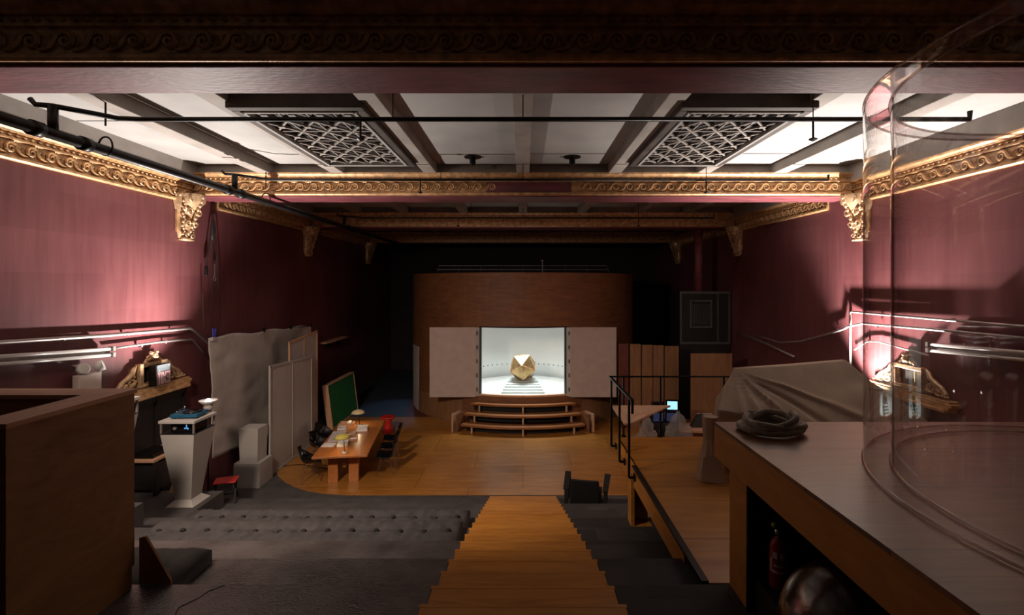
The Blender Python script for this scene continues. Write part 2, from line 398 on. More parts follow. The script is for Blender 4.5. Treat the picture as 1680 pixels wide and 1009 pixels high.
# --- gilded mouldings: a profile with running scroll waves and a bead row
def moulding(mb, O, D, OUT, L, scroll=True, skip=None):
    O = Vector(O); D = Vector(D); OUT = Vector(OUT); U = Vector((0, 0, 1))
    prof = [(0, 0), (.05, .0), (.075, .02), (.075, .05), (.045, .065), (.04, .075), (.04, .265), (.05, .275), (.075, .285), (.075, .31), (.05, .315), (.05, .375), (.09, .38), (.10, .40), (.14, .43), (.15, .46), (0, .46)]
    vs = []
    for t in (0, L):
        vs += [O + D * t + OUT * o + U * z for o, z in prof]
    n = len(prof)
    mb.add(vs, [(i, (i + 1) % n, n + (i + 1) % n, n + i) for i in range(n)] + [tuple(range(n)), tuple(range(n, 2 * n))[::-1]])
    per = .29
    for i in range(int(L / per)):
        s0 = i * per + .1
        if skip and skip[0] < s0 < skip[1]: continue
        if not scroll: continue
        pts = [(-.11, .02), (-.05, .022), (.0, .045), (.03, .08)]
        for q in range(15):
            t = q / 14; a = pi - 2 * pi * 1.55 * t; r = .088 * (1 - .84 * t)
            pts.append((.125 + r * cos(a), .095 + r * sin(a)))
        rad = [.012, .020, .024, .026] + [.026 - .012 * q / 14 for q in range(15)]
        mb.tube([O + D * (s0 + a) + OUT * .054 + U * (.075 + b * .98) for a, b in pts], rad, 5)
        leaf = [(.19, .155), (.235, .12), (.245, .07), (.21, .03)]
        mb.tube([O + D * (s0 + a) + OUT * .046 + U * (.075 + b) for a, b in leaf], [.008, .020, .020, .006], 4)
        leaf = [(.03, .155), (.0, .13), (-.01, .10)]
        mb.tube([O + D * (s0 + a) + OUT * .046 + U * (.075 + b) for a, b in leaf], [.006, .019, .005], 4)
    p2 = .105
    for i in range(int(L / p2)):
        c = O + D * (i * p2 + .05) + OUT * .062 + U * .345
        a = D * .034; b = OUT * .026; e = U * .027
        mb.add([c - a, c + a, c - e, c + e, c + b], [(0, 2, 4), (2, 1, 4), (1, 3, 4), (3, 0, 4)])

for n_, sx in (('left', -1), ('right', 1)):
    mb = MB()
    for i in range(len(BEAMS) - 1):
        y0, y1 = BEAMS[i][1] + (.15 if i else 0), BEAMS[i + 1][0] - .02
        if sx < 0: moulding(mb, (-WX, y1, 6.29), (0, -1, 0), (1, 0, 0), y1 - y0)
        else: moulding(mb, (WX, y0, 6.29), (0, 1, 0), (-1, 0, 0), y1 - y0)
    struct(mb, 'trim_1' if sx < 0 else 'trim_2', 'gold', 'gilded scroll cornice along the %s wall' % n_, 'cornice')
ordn = {1: 'nearest', 2: 'second', 3: 'third', 4: 'farthest'}
for i, (y0, y1) in enumerate(BEAMS):
    if i == 0: continue
    b = MB().box(-WX, WX, y0, y1, 6.44, 6.95)
    struct(b, 'ceiling_beam', 'maroon', '%s maroon ceiling crossbeam' % ordn[i], 'beam', bevel=.01)
    struct(MB().box(-WX, WX, y0 + .01, y1 - .01, 6.9, CEIL + .02), 'ceiling_beam_top', 'joist', 'grey plaster strip above the %s crossbeam' % ordn[i], 'beam')
    mb = MB()
    moulding(mb, (-WX + .08, y0, 6.47), (1, 0, 0), (0, -1, 0), 2 * WX - .16, skip=(6.3, 8.15) if i == 2 else None)
    if i in (1,):
        moulding(mb, (WX - .08, y1, 6.47), (-1, 0, 0), (0, 1, 0), 2 * WX - .16)
    struct(mb, 'trim_%d' % (2 + i), 'gold', 'gilded scroll frieze on the %s crossbeam' % ordn[i], 'frieze')
# maroon patch where the frieze is missing
struct(MB().box(-.78, 1.02, 10.315, 10.38, 6.535, 6.745), 'trim_7', 'maroon', 'plain maroon gap in the gilded frieze of the second crossbeam', 'frieze')

# --- corbels under the beam ends
def spiral(mb, M3, c, r, turns, rad, flip=1, n=20, a0=pi):
    pts = []
    for q in range(n):
        t = q / (n - 1); a = a0 - flip * 2 * pi * turns * t; rr = r * (1 - .85 * t)
        pts.append(M3 @ Vector((c[0] + rr * cos(a), c[1] + rr * sin(a), c[2])))
    mb.tube(pts, [rad * (1.1 - .5 * q / n) for q in range(n)], 6)
def corbel_parts(par):
    # local: x along wall, y away from wall, z up; top at z=0
    b = MB()
    def prof(u, v):
        w = .25 - .13 * v + .02 * sin(v * 9)
        dpt = .30 * (1 - v) ** 1.3 + .07 + .03 * sin(v * 10)
        a = pi * u
        return (w * cos(a), dpt * sin(a) ** .8 if sin(a) > 0 else 0, -.82 * v)
    b.grid(prof, 16, 14); b.box(-.12, .12, 0, .12, -.86, -.80)
    b.build('corbel_body', 'gold_bright', par, True)
    MB().box(-.2, .2, -.0, .03, -.7, -.01).build('mounting_plate', 'gold', par)
    l = MB()
    for zz, w, y in ((-.10, .2, .33), (-.33, .17, .26), (-.55, .13, .19)):
        for s in (-1, 1):
            m3 = Matrix(((1, 0, 0), (0, 0, 1), (0, 1, 0)))
            spiral(l, m3, (s * w * .7, zz, y * .8), .085 - .03 * (-zz), 1.4, .022, flip=s, a0=pi if s > 0 else 0)
            for k in range(4):
                a = k * .6
                l.ball((s * (w + .02 * cos(3 * a)), y * .5, zz - .04 - .05 * k), .028, 6)
    for k in range(9):
        l.ball((0, .36 - .028 * k, -.04 - .08 * k), .036 - .001 * k, 6, (1, 1, 1.3))
    for k in range(14):
        a = pi * (k + .5) / 14
        l.ball((.24 * cos(a), .34 * sin(a), -.03), .035, 6)
    for s in (-1, 1): spiral(l, Matrix(((1, 0, 0), (0, 0, 1), (0, 1, 0))), (s * .07, -.76, .12), .05, 1.2, .015, s)
    l.build('leaf_carving', 'gold_bright', par, True)
first = None
for bi in (2, 3, 4):
    for sx in (-1, 1):
        y = BEAMS[bi][0] - .28
        lab = 'gilded leaf-carved corbel on the %s wall under the %s crossbeam' % ('left' if sx < 0 else 'right', ordn[bi])
        if first is None:
            first = thing('corbel', lab, 'corbel', (sx * (WX - .01), y, 6.43), -pi / 2 if sx < 0 else pi / 2, 'corbels under the beam ends')
            corbel_parts(first); first.scale = (1.15, 1.15, 1.1)
        else: dup(first, (sx * (WX - .01), y, 6.43), -pi / 2 if sx < 0 else pi / 2, lab)

# --- ceiling grilles
def grille(x0, x1, lab):
    y0, y1, z = 6.35, 9.25, 6.84
    t = thing('ceiling_grille', lab, 'ceiling grille', ((x0 + x1) / 2, (y0 + y1) / 2, z), 0, 'ceiling grilles')
    w, d = (x1 - x0) / 2, (y1 - y0) / 2
    f = MB(); T = .13
    for a in ((-w - T, w + T, -d - T, -d), (-w - T, w + T, d, d + T), (-w - T, -w, -d, d), (w, w + T, -d, d)):
        f.box(*a, 0, .27)
    f.build('frame', 'grille_dark', t, bevel=.02)
    e = MB()
    for a in ((-w - .01, w + .01, -d, -d + .05), (-w - .01, w + .01, d - .05, d), (-w, -w + .05, -d, d), (w - .05, w, -d, d)):
        e.box(*a, -.02, .05)
    e.build('inner_moulding', 'plaster', t, bevel=.01)
    l = MB(); nx, ny = 4, 6; dx, dy = 2 * w / nx, 2 * d / ny
    for i in range(nx):
        for j in range(ny):
            ax, ay = -w + i * dx, -d + j * dy
            l.bar((ax, ay, .04), (ax + dx, ay + dy, .04), .028, .028); l.bar((ax + dx, ay, .045), (ax, ay + dy, .045), .028, .028)
            l.cbox((ax + dx / 2, ay + dy / 2, .04), (.09, .09, .045))
    for j in range(1, ny):
        l.bar((-w, -d + j * dy, .05), (w, -d + j * dy, .05), .022, .022)
    for i in range(1, nx):
        l.bar((-w + i * dx, -d, .055), (-w + i * dx, d, .055), .02, .02)
    l.build('lattice', 'joist', t)
    k = MB().box(-w, w, -d, d, .16, .18); k.build('dark_backing', 'dark', t)
grille(-3.68, -2.18, 'square star-lattice grille in the ceiling left of centre')
grille(2.16, 3.66, 'square star-lattice grille in the ceiling right of centre')

# --- small ceiling fixtures
for x, lab in ((-1.0, 'small dark ceiling mount left of the central joist'), (.98, 'small dark ceiling mount right of the central joist')):
    t = thing('ceiling_mount', lab, 'ceiling fixture', (x, 9.7, 7.12), 0, 'ceiling mounts')
    MB().lathe([(.17, -.015), (.17, 0)], n=20).build('plate', 'black', t)
    MB().lathe([(.05, -.17), (.06, -.15), (.06, -.01)], n=12).build('stem', 'black', t)

# --- sprinkler pipework
t = thing('sprinkler_pipe', 'black sprinkler main along the left ceiling with two branch lines', 'pipe', (-5.35, 6, 6.3))
ox, oy, oz = -5.35, 6, 6.3
def L(p): return (p[0] - ox, p[1] - oy, p[2] - oz)
MB().tube([L((-5.35, YN, 6.3)), L((-5.35, YF, 6.3))], .065, 12).build('main_pipe', 'pipe', t, True)
for y in (5.35, 5.95, 8.85, 9.25, 14.9, 15.3, 20.5):
    MB().tube([L((-5.35, y - .06, 6.3)), L((-5.35, y + .06, 6.3))], .088, 12).build('coupling', 'black', t, True)
for yb, x1, rr in ((5.55, 5.5, .03), (9.05, 5.95, .024), (14.6, 5.9, .022)):
    zt = 6.62
    MB().tube([L((-5.35, yb, 6.3)), L((-5.35, yb, zt))], .05, 10).build('riser', 'black', t, True)
    MB().tube([L((-5.55, yb - .06, zt + .06)), L((-5.5, yb - .05, zt + .0)), L((-5.35, yb, zt)), L((-5.1, yb + .25, zt)), L((-4.95, yb + .42, zt)), L((-4.7, yb + .45, zt)), L((x1, yb + .45, zt)), L((x1, yb + .45, zt + .1))], rr, 10).build('branch_pipe', 'black', t, True)
    for x in (-1.6, 0.0, 3.57):
        h = MB().tube([L((x, yb + .45, zt)), L((x, yb + .45, CEIL - .02))], .007, 6); h.build('hanger', 'black', t)
    for x in (-2.0, 3.57):
        s = MB(); s.tube([L((x, yb + .45, zt)), L((x, yb + .45, zt - .24))], .014, 6); s.lathe([(.01, .0), (.05, -.02), (.05, -.03), (.015, -.05)], L((x, yb + .45, zt - .22)), 10); s.build('sprinkler_head', 'black', t)
for y in (6.25, 10.15):
    MB().tube([L((-5.35, y, 6.62)), L((-5.35, y, 7.1))], .012, 6).tube([L((-5.35 + .09 * cos(a), y, 6.36 + .12 * sin(a))) for a in [i * pi / 8 for i in range(16)]], .012, 6, True).build('hanger_loop', 'black', t)

# --- left wall: door, gilded pediment, sign, conduits, lights
def pediment(sx, lab, frame_lab):
    # local: x along wall toward +Y (sx-signed), y away from the wall, z up
    t = thing('door_pediment', lab, 'pediment', (sx * WX, 9.15 if sx < 0 else 8.8, 2.54), -pi / 2 if sx < 0 else pi / 2, 'gilded door pediments')
    t.scale = (1, 1, .80)
    s = MB(); 
    for a, b, c_, d_ in ((.88, 0, .10, .0), (.93, .06, .06, .1), (.98, .12, .05, .16), (.93, .17, .03, .12)):
        s.box(-a, a, 0, .12 + c_ + .1 * b, b - .06, b + .005)
    s.build('shelf', 'gold', t, bevel=.01)
    f = MB()
    for q in ((-.34, .34, .0, .09), (-.34, .34, .45, .54), (-.34, -.25, .09, .45), (.25, .34, .09, .45)):
        f.box(q[0], q[1], .03, .14, .20 + q[2], .20 + q[3])
    for k in range(16): f.ball((-.32 + .0427 * k, .145, .245), .016, 6)
    f.build('picture_frame', 'gold_bright', t, bevel=.015)
    MB().box(-.25, .25, .03, .07, .29, .65).build('picture', 'picture', t)
    o = MB(); m3 = Matrix(((1, 0, 0), (0, 0, 1), (0, 1, 0)))
    for s_ in (-1, 1):
        spiral(o, m3, (s_ * .50, .36, .09), .12, 1.5, .03, s_, a0=0 if s_ > 0 else pi)
        spiral(o, m3, (s_ * .66, .27, .09), .085, 1.4, .026, -s_, a0=0 if s_ > 0 else pi)
        o.tube([m3 @ Vector((s_ * a, b, .08)) for a, b in ((.36, .72), (.42, .66), (.46, .55), (.56, .47), (.68, .40), (.76, .30), (.82, .21))], [.02, .04, .05, .05, .045, .04, .02], 7)
        for k in range(12):
            o.ball((s_ * (.40 + .035 * k), .10, .24 + .018 * (k % 3) + .30 * (1 - k / 12) * random.random()), .030, 6, (1, .8, 1.4))
        for k in range(5): o.ball((s_ * (.62 + .055 * k), .11, .235), .024, 6, (1.3, 1, 1))
    for k in range(7):
        a = pi * k / 6; o.ball((.17 * cos(a), .1, .76 + .06 * sin(a)), .045, 7, (1, .8, 1))
    o.ball((0, .12, .88), .085, 10, (.9, .8, 1.15)); o.ball((0, .17, .86), .035, 6)
    for s_ in (-1, 1):
        spiral(o, m3, (s_ * .10, .84, .1), .06, 1.2, .02, s_)
        o.ball((s_ * .07, .12, .96), .04, 6)
    o.build('carved_ornament', 'gold_bright', t, True)
    return t
pediment(-1, 'gilded carved pediment over the dark door on the left wall', '')
pediment(1, 'gilded carved pediment framing a dark picture on the right wall', '')
# mirrored exit sign in front of the left pediment
t = thing('exit_sign', 'mirrored exit sign box with pink letters in the left gilded pediment', 'exit sign', (-WX + .16, 9.15, 2.70), -pi / 2)
t.scale = (.82, 1, .82)
# local x -> world -Y ... rotated so that +y points into the room
t.rotation_euler = (0, 0, -pi / 2)
MB().box(-.22, .22, 0, .14, 0, .47).build('housing', 'black', t, bevel=.006)
MB().box(-.20, .20, .141, .15, .01, .31).build('sign_face', 'exit_face', t)
MB().box(-.20, .20, .141, .15, .315, .465).build('top_band', 'exit_grey', t)
for x, z in ((.155, .345), (-.15, .44)):
    MB().ball((x, .152, z), .014, 8).build('indicator_lamp', 'label_white', t)
# letters as real bars; the word stands mirrored (seen T I X and a reversed E)
lt = MB()
def bars(mb, segs, y0=.150, y1=.156, w=.032):
    for (a, b), (c, d) in segs:
        A = Vector((a, 0, b)); B = Vector((c, 0, d)); dd = (B - A).normalized(); nrm = Vector((-dd.z, 0, dd.x)) * w / 2
        q = [A - nrm, B - nrm, B + nrm, A + nrm]
        mb.hexa([(p.x, y0, p.z) for p in q] + [(p.x, y1, p.z) for p in q])
# viewed from the room the local +x axis runs to the viewer's left
lt1 = [((.185, .285), (.10, .285)), ((.143, .285), (.143, .035))]                  # T
lt2 = [((.068, .295), (.068, .035))]                                              # I
lt3 = [((.035, .295), (-.065, .035)), ((-.065, .295), (.035, .035))]              # X
lt4 = [((-.18, .295), (-.18, .035)), ((-.18, .28), (-.095, .28)), ((-.18, .165), (-.105, .165)), ((-.18, .05), (-.095, .05))]  # reversed E
bars(lt, lt1 + lt2 + lt3 + lt4)
lt.build('lettering', 'exit_letter', t)

dr = MB().box(-WX, -WX + .06, 8.5, 10.1, .3, 2.5)
struct(dr, 'door_1', 'dark', 'dark door under the left gilded pediment', 'door')
dm = MB()
for y in (8.5, 9.3, 10.05): dm.box(-WX + .06, -WX + .1, y - .04, y + .04, .4, 2.5)
for z in (.5, 1.4, 2.4): dm.box(-WX + .06, -WX + .09, 8.5, 10.1, z - .05, z + .05)
o = dm.build('door_panel_frame', 'dark', bpy.data.objects['door_1'])
struct(MB().box(WX - .06, WX, 8.5, 10.1, .3, 2.5), 'door_2', 'dark', 'dark door under the right gilded pediment', 'door')
dm = MB()
for y in (8.5, 9.3, 10.05): dm.box(WX - .1, WX - .06, y - .04, y + .04, .4, 2.5)
dm.build('door_panel_frame', 'steel', bpy.data.objects['door_2'])

def conduit(name, pts, r, lab, m='steel', clips=None, sx=-1):
    t = thing(name, lab, 'conduit', pts[0])
    o = Vector(pts[0]); MB().tube([Vector(p) - o for p in pts], r, 8).build('pipe', m, t, True)
    for c in clips or [pts[1]]:
        q = Vector(c) - o
        MB().cbox(q + Vector((sx * .015, 0, 0)), (.05, .035, .07)).build('mount_clip', m, t)
XL = -WX + .09
conduit('conduit_pipe', [(XL, 4.9, 3.90), (XL, 6.4, 3.82), (XL, 8.2, 3.73), (XL, 10.2, 3.66), (XL, 10.75, 3.28), (XL, 11.3, 3.0)], .03, 'pale upper conduit sloping along the left wall', clips=[(XL, 7.4, 3.77), (XL, 8.6, 3.715), (XL, 9.7, 3.68)])
conduit('conduit_pipe', [(XL, 8.25, 3.50), (XL, 8.7, 3.49), (XL, 9.3, 3.48), (XL, 9.9, 3.45), (XL, 10.25, 3.42), (XL, 10.5, 3.2), (XL, 10.8, 2.95)], .02, 'thin pale cable above the left gilded pediment', clips=[(XL, 8.9, 3.47), (XL, 9.5, 3.46)])
# fluorescent twin tubes on the left wall
def fluo(sx, y0, y1, z0, z1, lab):
    ym = (y0 + y1) / 2; zm = (z0 + z1) / 2; x = sx * (WX - .16)
    t = thing('fluorescent_light', lab, 'fluorescent light', (x, ym, zm), 0, 'fluorescent wall lights')
    a = (0, y0 - ym, z0 - zm); b = (0, y1 - ym, z1 - zm)
    h = MB(); h.bar((sx * .06, a[1], a[2]), (sx * .06, b[1], b[2]), .10, .14); h.build('housing', 'steel', t, bevel=.01)
    for dz in (.05, -.05):
        MB().tube([(-sx * .03, a[1] + .06, a[2] + dz), (-sx * .03, b[1] - .06, b[2] + dz)], .026, 10).build('tube', 'tube_glow', t, True)
        for e in (a, b):
            MB().cbox((-sx * .02, e[1], e[2] + dz), (.09, .05, .075)).build('lamp_holder', 'steel', t)
fluo(-1, 5.2, 8.15, 3.68, 3.46, 'unlit twin-tube fluorescent light on the left wall')
fluo(1, 5.6, 8.25, 3.66, 3.52, 'unlit twin-tube fluorescent light on the right wall behind the acrylic')
# emergency light
t = thing('emergency_light', 'beige emergency light box with two lamp heads on left wall', 'emergency light', (-WX + .16, 7.72, 3.05), 0)
MB().box(-.05, .07, -.22, .18, -.15, .13).build('battery_box', 'door_white', t, bevel=.015)
MB().box(-.16, -.05, -.1, .1, -.1, .1).build('mounting_plate', 'black', t)
for y, ry in ((-.13, -.4), (.18, .6)):
    h = MB().lathe([(.03, -.07), (.075, -.05), (.085, .05), (.07, .055)], n=16)
    o = h.build('lamp_head', 'white', t, True); o.location = (.03, y, .21); o.rotation_euler = (0, R(70), ry)
    q = MB().lathe([(.001, .051), (.07, .052)], n=16).build('lens', 'tube_glow', o)
    MB().tube([(.03, y, .12), (.03, y, .18)], .02, 8).build('neck', 'white', t)

# hoist ropes on the left wall
t = thing('hoist_rope', 'dark ropes hanging from a hook on the left wall above the white cloth', 'rope', (-6.88, 10.82, 6.0))
MB().tube([(0, 0, .15), (0, -.02, -.05), (0, -.22, -1.0)], [.012, .02, .012], 6).build('rope', 'dark', t)
MB().tube([(0, .0, .0), (0, -.02, -.9), (0, -.05, -2.7)], .008, 6).build('rope', 'dark', t)
MB().tube([(0, .02, .0), (0, .14, -.9), (0, .25, -1.9), (.05, .18, -2.5)], .009, 6).build('rope', 'dark', t)
MB().lathe([(.0, .22), (.05, .1), (.085, -.1), (.06, -.28), (.0, -.34)], (0, 0, -.12), 10, .5, 1).build('rope_bundle', 'dark', t, True)
MB().lathe([(.025, -.16), (.032, -.14), (.032, .05), (.02, .07)], (0, -.23, -1.08), 10).build('handle', 'black', t, True)
c_ = MB()
for k in range(5): c_.tube([(0.02, .02 + .02 * cos(a), -1.0 - .055 * k + .035 * sin(a)) for a in [i * pi / 5 for i in range(10)]], .007, 5, True)
c_.tube([(0.02, .02 + .045 * cos(a), -1.3 + .05 * sin(a)) for a in [i * pi / 6 for i in range(12)]], .012, 5, True)
c_.build('hanger_hook', 'chrome', t)

# --- bowl uplights (the two lamps that light the room)
def bowl_lamp(x, y, z, zb, lab):
    t = thing('uplight', lab, 'lamp', (x, y, zb), 0, 'bowl uplights')
    h = z - zb
    MB().lathe([(.17, 0), (.17, .025), (.03, .04)], n=20).build('base', 'black', t, True)
    MB().tube([(0, 0, .03), (0, 0, h - .2)], .016, 8).build('pole', 'black', t, True)
    MB().lathe([(.03, -.20), (.07, -.19), (.085, -.12), (.06, -.10), (.10, -.07), (.165, 0), (.16, .0), (.095, -.06), (.02, -.08)], (0, 0, h), 24).build('bowl', 'white', t, True)
    MB().ball((0, 0, h - .025), .055, 12).build('bulb', 'hot', t, True)
LAMP_L = (-6.04, 9.36, 2.36); LAMP_R = (6.58, 9.8, 2.2)
bowl_lamp(*LAMP_L, 0.0, 'glowing bowl uplight on a stand beside the white cloth, left')
bowl_lamp(*LAMP_R, 0.0, 'glowing bowl uplight hidden behind the canvas cover, right')

# --- hanging white cloth with clips
t = thing('hanging_cloth', 'large white cloth hung along the left wall from a cord', 'cloth', (-6.66, 12.7, 0))
def cl(u, v):
    y = -2.38 + 5.1 * u
    ztop = 3.44 - .18 * u + .05 * sin(u * pi * 3) ** 2 - .10 * math.exp(-((u - .0) / .03) ** 2) * 0
    zb = .85 - .5 * u
    z = ztop + (zb - ztop) * v
    pull = math.exp(-(((u + (v * .5)) / .5) ** 2))
    x = .012 * sin(u * 26 + 2 * sin(v * 3)) * (.4 + .6 * v) + .03 * sin(5 * u + 3 * v) + .022 * sin(20 * (u - .55 * v)) * pull
    x += .02 * noise.noise((u * 9, v * 9, 0))
    y += .10 * v * max(0, 1 - u * 4) + .015 * sin(v * 9) * max(0, 1 - u * 12)
    return (x, y, z)
MB().grid(cl, 90, 40).build('cloth', 'cloth', t, True, solid=.006)
MB().tube([(-.02, -2.40, 3.46), (-.02, 0, 3.36), (-.02, 2.74, 3.27)], .012, 6).build('cord', 'dark', t)
for u in (.42, .72, .99):
    p = cl(u, 0); MB().cbox((p[0], p[1], p[2] + .02), (.05, .05, .11)).build('clip', 'black', t)
p = cl(0.02, 0)
c_ = MB().cbox((p[0] + .03, p[1] - .02, p[2] - .02), (.06, .1, .07)); c_.build('clamp_pad', 'white', t)
MB().bar((p[0] + .03, p[1] - .03, p[2] + .0), (p[0] + .03, p[1] - .01, p[2] + .2), .025).bar((p[0] + .03, p[1] + .03, p[2]), (p[0] + .03, p[1] + .08, p[2] + .19), .025).build('blue_clamp', mat('blue_plastic', (.03, .05, .35), .3, var=.1), t)
MB().tube([(-.1, -2.36, 3.45), (-.15, -2.34, 4.4)], .007, 5).build('tie_cord', 'dark', t)

# --- stretcher frames leaning in front of the cloth
def frame_panel(lab, x, y0, y1, z0, z1l, z1r, m):
    ym = (y0 + y1) / 2
    t = thing('stretched_screen', lab, 'screen panel', (x, ym, 0), 0, 'fabric screen panels')
    a, b = y0 - ym, y1 - ym
    F = MB(); w = .055
    F.bar((0, a + w / 2, z0), (0, a + w / 2, z1l), .04, w); F.bar((0, b - w / 2, z0), (0, b - w / 2, z1r), .04, w)
    F.bar((0, a, z1l - w / 2), (0, b, z1r - w / 2), .04, w); F.bar((0, a, z0 + w / 2), (0, b, z0 + w / 2), .04, w)
    F.bar((0, (a + b) / 2, z0 + .05), (0, (a + b) / 2, (z1l + z1r) / 2 - .05), .03, .04)
    F.build('frame', m, t)
    MB().hexa([(-.006, a + .04, z0 + .03), (.004, a + .04, z0 + .03), (.004, b - .04, z0 + .03), (-.006, b - .04, z0 + .03), (-.006, a + .04, z1l - .03), (.004, a + .04, z1l - .03), (.004, b - .04, z1r - .03), (-.006, b - .04, z1r - .03)]).build('fabric', 'scrim', t)
frame_panel('near white-framed fabric screen standing behind the white block plinth', -6.02, 11.58, 13.9, .0, 2.64, 2.54, 'white')
frame_panel('taller rear fabric screen half hidden behind the white-framed one', -6.14, 12.8, 14.55, .0, 3.06, 3.2, 'bare_wood')

# --- two-tier white plinth
t = thing('block_plinth', 'white two-tier block plinth at the corner of the plywood stage', 'plinth', (-6.22, 11.25, -.006))
def frust(mb, w0, w1, d0, d1, z0, z1, cx=0, cy=0):
    mb.hexa([(cx - w0, cy - d0, z0), (cx + w0, cy - d0, z0), (cx + w0, cy + d0, z0), (cx - w0, cy + d0, z0), (cx - w1, cy - d1, z1), (cx + w1, cy - d1, z1), (cx + w1, cy + d1, z1), (cx - w1, cy + d1, z1)])
m_ = MB(); frust(m_, .30, .29, .30, .28, 0, .55); m_.build('lower_block', 'white', t, bevel=.006)
m_ = MB(); frust(m_, .20, .22, .20, .22, .55, 1.31); m_.build('upper_block', 'white', t, bevel=.006)

# --- obelisk pedestals with turntable
def pedestal(lab, loc):
    t = thing('tapered_pedestal', lab, 'pedestal', loc, 0, 'white tapered display pedestals')
    m_ = MB(); frust(m_, .135, .28, .135, .28, .09, 1.23); m_.build('body', 'white', t)
    m_ = MB(); frust(m_, .23, .135, .23, .135, 0, .09); m_.build('foot', 'white', t)
    MB().box(-.28, .28, -.28, .28, 1.23, 1.245).build('shelf', 'black', t)
    for x in (-.27, .27):
        for y in (-.27, .27): MB().box(x - .012, x + .012, y - .012, y + .012, 1.245, 1.415).build('post', 'steel', t)
    MB().box(-.30, .30, -.30, .30, 1.415, 1.46).build('top', 'white', t, bevel=.004)
    return t
PED = (-5.74, 8.37, .858)
pedestal('white tapered pedestal carrying the blue turntable', PED)
pedestal('white tapered pedestal mostly hidden behind the wooden booth', (-5.52, 6.36, 1.604))
t = thing('turntable', 'blue record player on top of the white tapered pedestal', 'record player', (PED[0] + .02, PED[1], PED[2] + 1.462), R(4))
MB().box(-.22, .22, -.18, .18, .02, .075).build('plinth', 'blue', t, bevel=.008)
for x in (-.17, .17):
    for y in (-.13, .13): MB().lathe([(.025, 0), (.025, .02)], (x, y, 0), 10).build('foot', 'black', t)
MB().lathe([(.145, .076), (.148, .09), (.01, .095), (.006, .10)], (.05, 0, 0), 28).build('platter', 'black_plastic', t, True)
MB().tube([(-.17, .12, .12), (-.16, -.02, .12), (-.10, -.09, .10)], .006, 6).lathe([(.02, .075), (.02, .12)], (-.17, .12, 0), 10).ball((-.175, .16, .12), .018, 8).build('tone_arm', 'chrome', t)
MB().lathe([(.015, .076), (.015, .09)], (-.18, -.13, 0), 10).ball((-.18, -.05, .09), .014, 8).build('control_knob', 'chrome', t)
t = thing('amplifier', 'dark amplifier with blue display under the turntable', 'amplifier', (PED[0] + .03, PED[1] - .02, PED[2] + 1.248))
MB().box(-.2, .2, -.16, .16, .0, .13).build('case', 'black_plastic', t, bevel=.005)
d_ = MB()
for k, (x, z) in enumerate(((.02, .05), (.045, .05), (.07, .055), (.05, .075), (.05, .10), (.075, .04))): d_.box(x, x + .018, -.163, -.16, z, z + .02)
d_.build('display', 'deckglow', t)
MB().lathe([(.03, 0), (.03, .02)], n=14).build('knob', 'steel', t).matrix_local = Matrix.Translation((-.13, -.16, .065)) @ Matrix.Rotation(pi / 2, 4, 'X')

# low desk with keyboard and wood panel beyond the pedestal
t = thing('side_desk', 'low dark desk with wooden top against the left wall', 'desk', (-6.72, 9.0, -.006))
MB().box(-.25, .25, -.45, .45, 1.46, 1.50).build('desk_top', 'bare_wood', t)
for x in (-.24, .24):
    for y in (-.4, .4): MB().box(x - .03, x + .03, y - .03, y + .03, 0, 1.46).build('leg', 'dark', t)
MB().box(-.25, .25, -.36, .36, .95, 1.42).build('cabinet', 'dark', t)
tag(MB().box(-6.9, -6.55, 8.62, 9.1, 1.502, 1.58).build('mixing_console', 'black', bevel=.01), 'flat black console lying on the low desk by the left wall', 'console')
tag(MB().hexa([(-6.45, 8.88, .86), (-6.0, 8.88, .86), (-6.0, 8.92, .86), (-6.45, 8.92, .86), (-6.25, 8.91, 1.4), (-6.05, 8.91, 1.4), (-6.05, 8.95, 1.4), (-6.25, 8.95, 1.4)]).build('plywood_offcut', 'ply_dark'), 'tapered plywood board leaning behind the turntable pedestal', 'board')
bpy.data.objects['plywood_offcut'].location = (.12, -.17, 0)
# red stool chair behind pedestal
t = thing('folding_stool', 'low red-seated stool with dark legs behind the turntable pedestal', 'stool', (-5.86, 9.62, .284), R(20))
MB().box(-.2, .2, -.17, .17, .42, .445).build('seat', 'red', t, bevel=.01)
for x in (-.17, .17):
    for s in (-1, 1): MB().bar((x, -s * .15, .43), (x + .0, s * .21, .012), .025).build('leg', 'dark_wood', t)
MB().bar((-.17, 0, .16), (.17, 0, .16), .018).build('stretcher', 'dark_wood', t)

# --- booth parapet at the left
t = thing('wooden_booth', 'tall plywood booth parapet at the lower left', 'booth', (-2.98, 3.74, 2.272))
BH = 1.52
MB().box(-.20, 0, -.93, 0, .17, BH - .03).build('side_panel', 'ply_dark', t)
MB().box(-2.6, -.20, -.20, 0, .17, BH - .03).build('back_panel', 'ply_dark', t)
MB().box(-2.6, -.20, -.93, -.79, .17, BH - .03).build('front_panel', 'ply_dark', t)
MB().box(-.215, .012, -.94, .012, BH - .03, BH).build('top_rail', 'bare_wood', t)
MB().box(-2.6, -.215, -.21, .012, BH - .03, BH).build('top_rail', 'bare_wood', t)
MB().box(-.19, -.012, -.92, -.01, 0, .17).box(-2.6, -.19, -.19, -.01, 0, .17).build('kickboard', 'ply_dark', t)
MB().prism([(.012, .36), (.06, .37), (.255, .03), (.255, .0), (.012, .0)], 0, .02, lambda a, b, h: (a, .03 + h, b)).build('gusset', 'ply_dark', t)

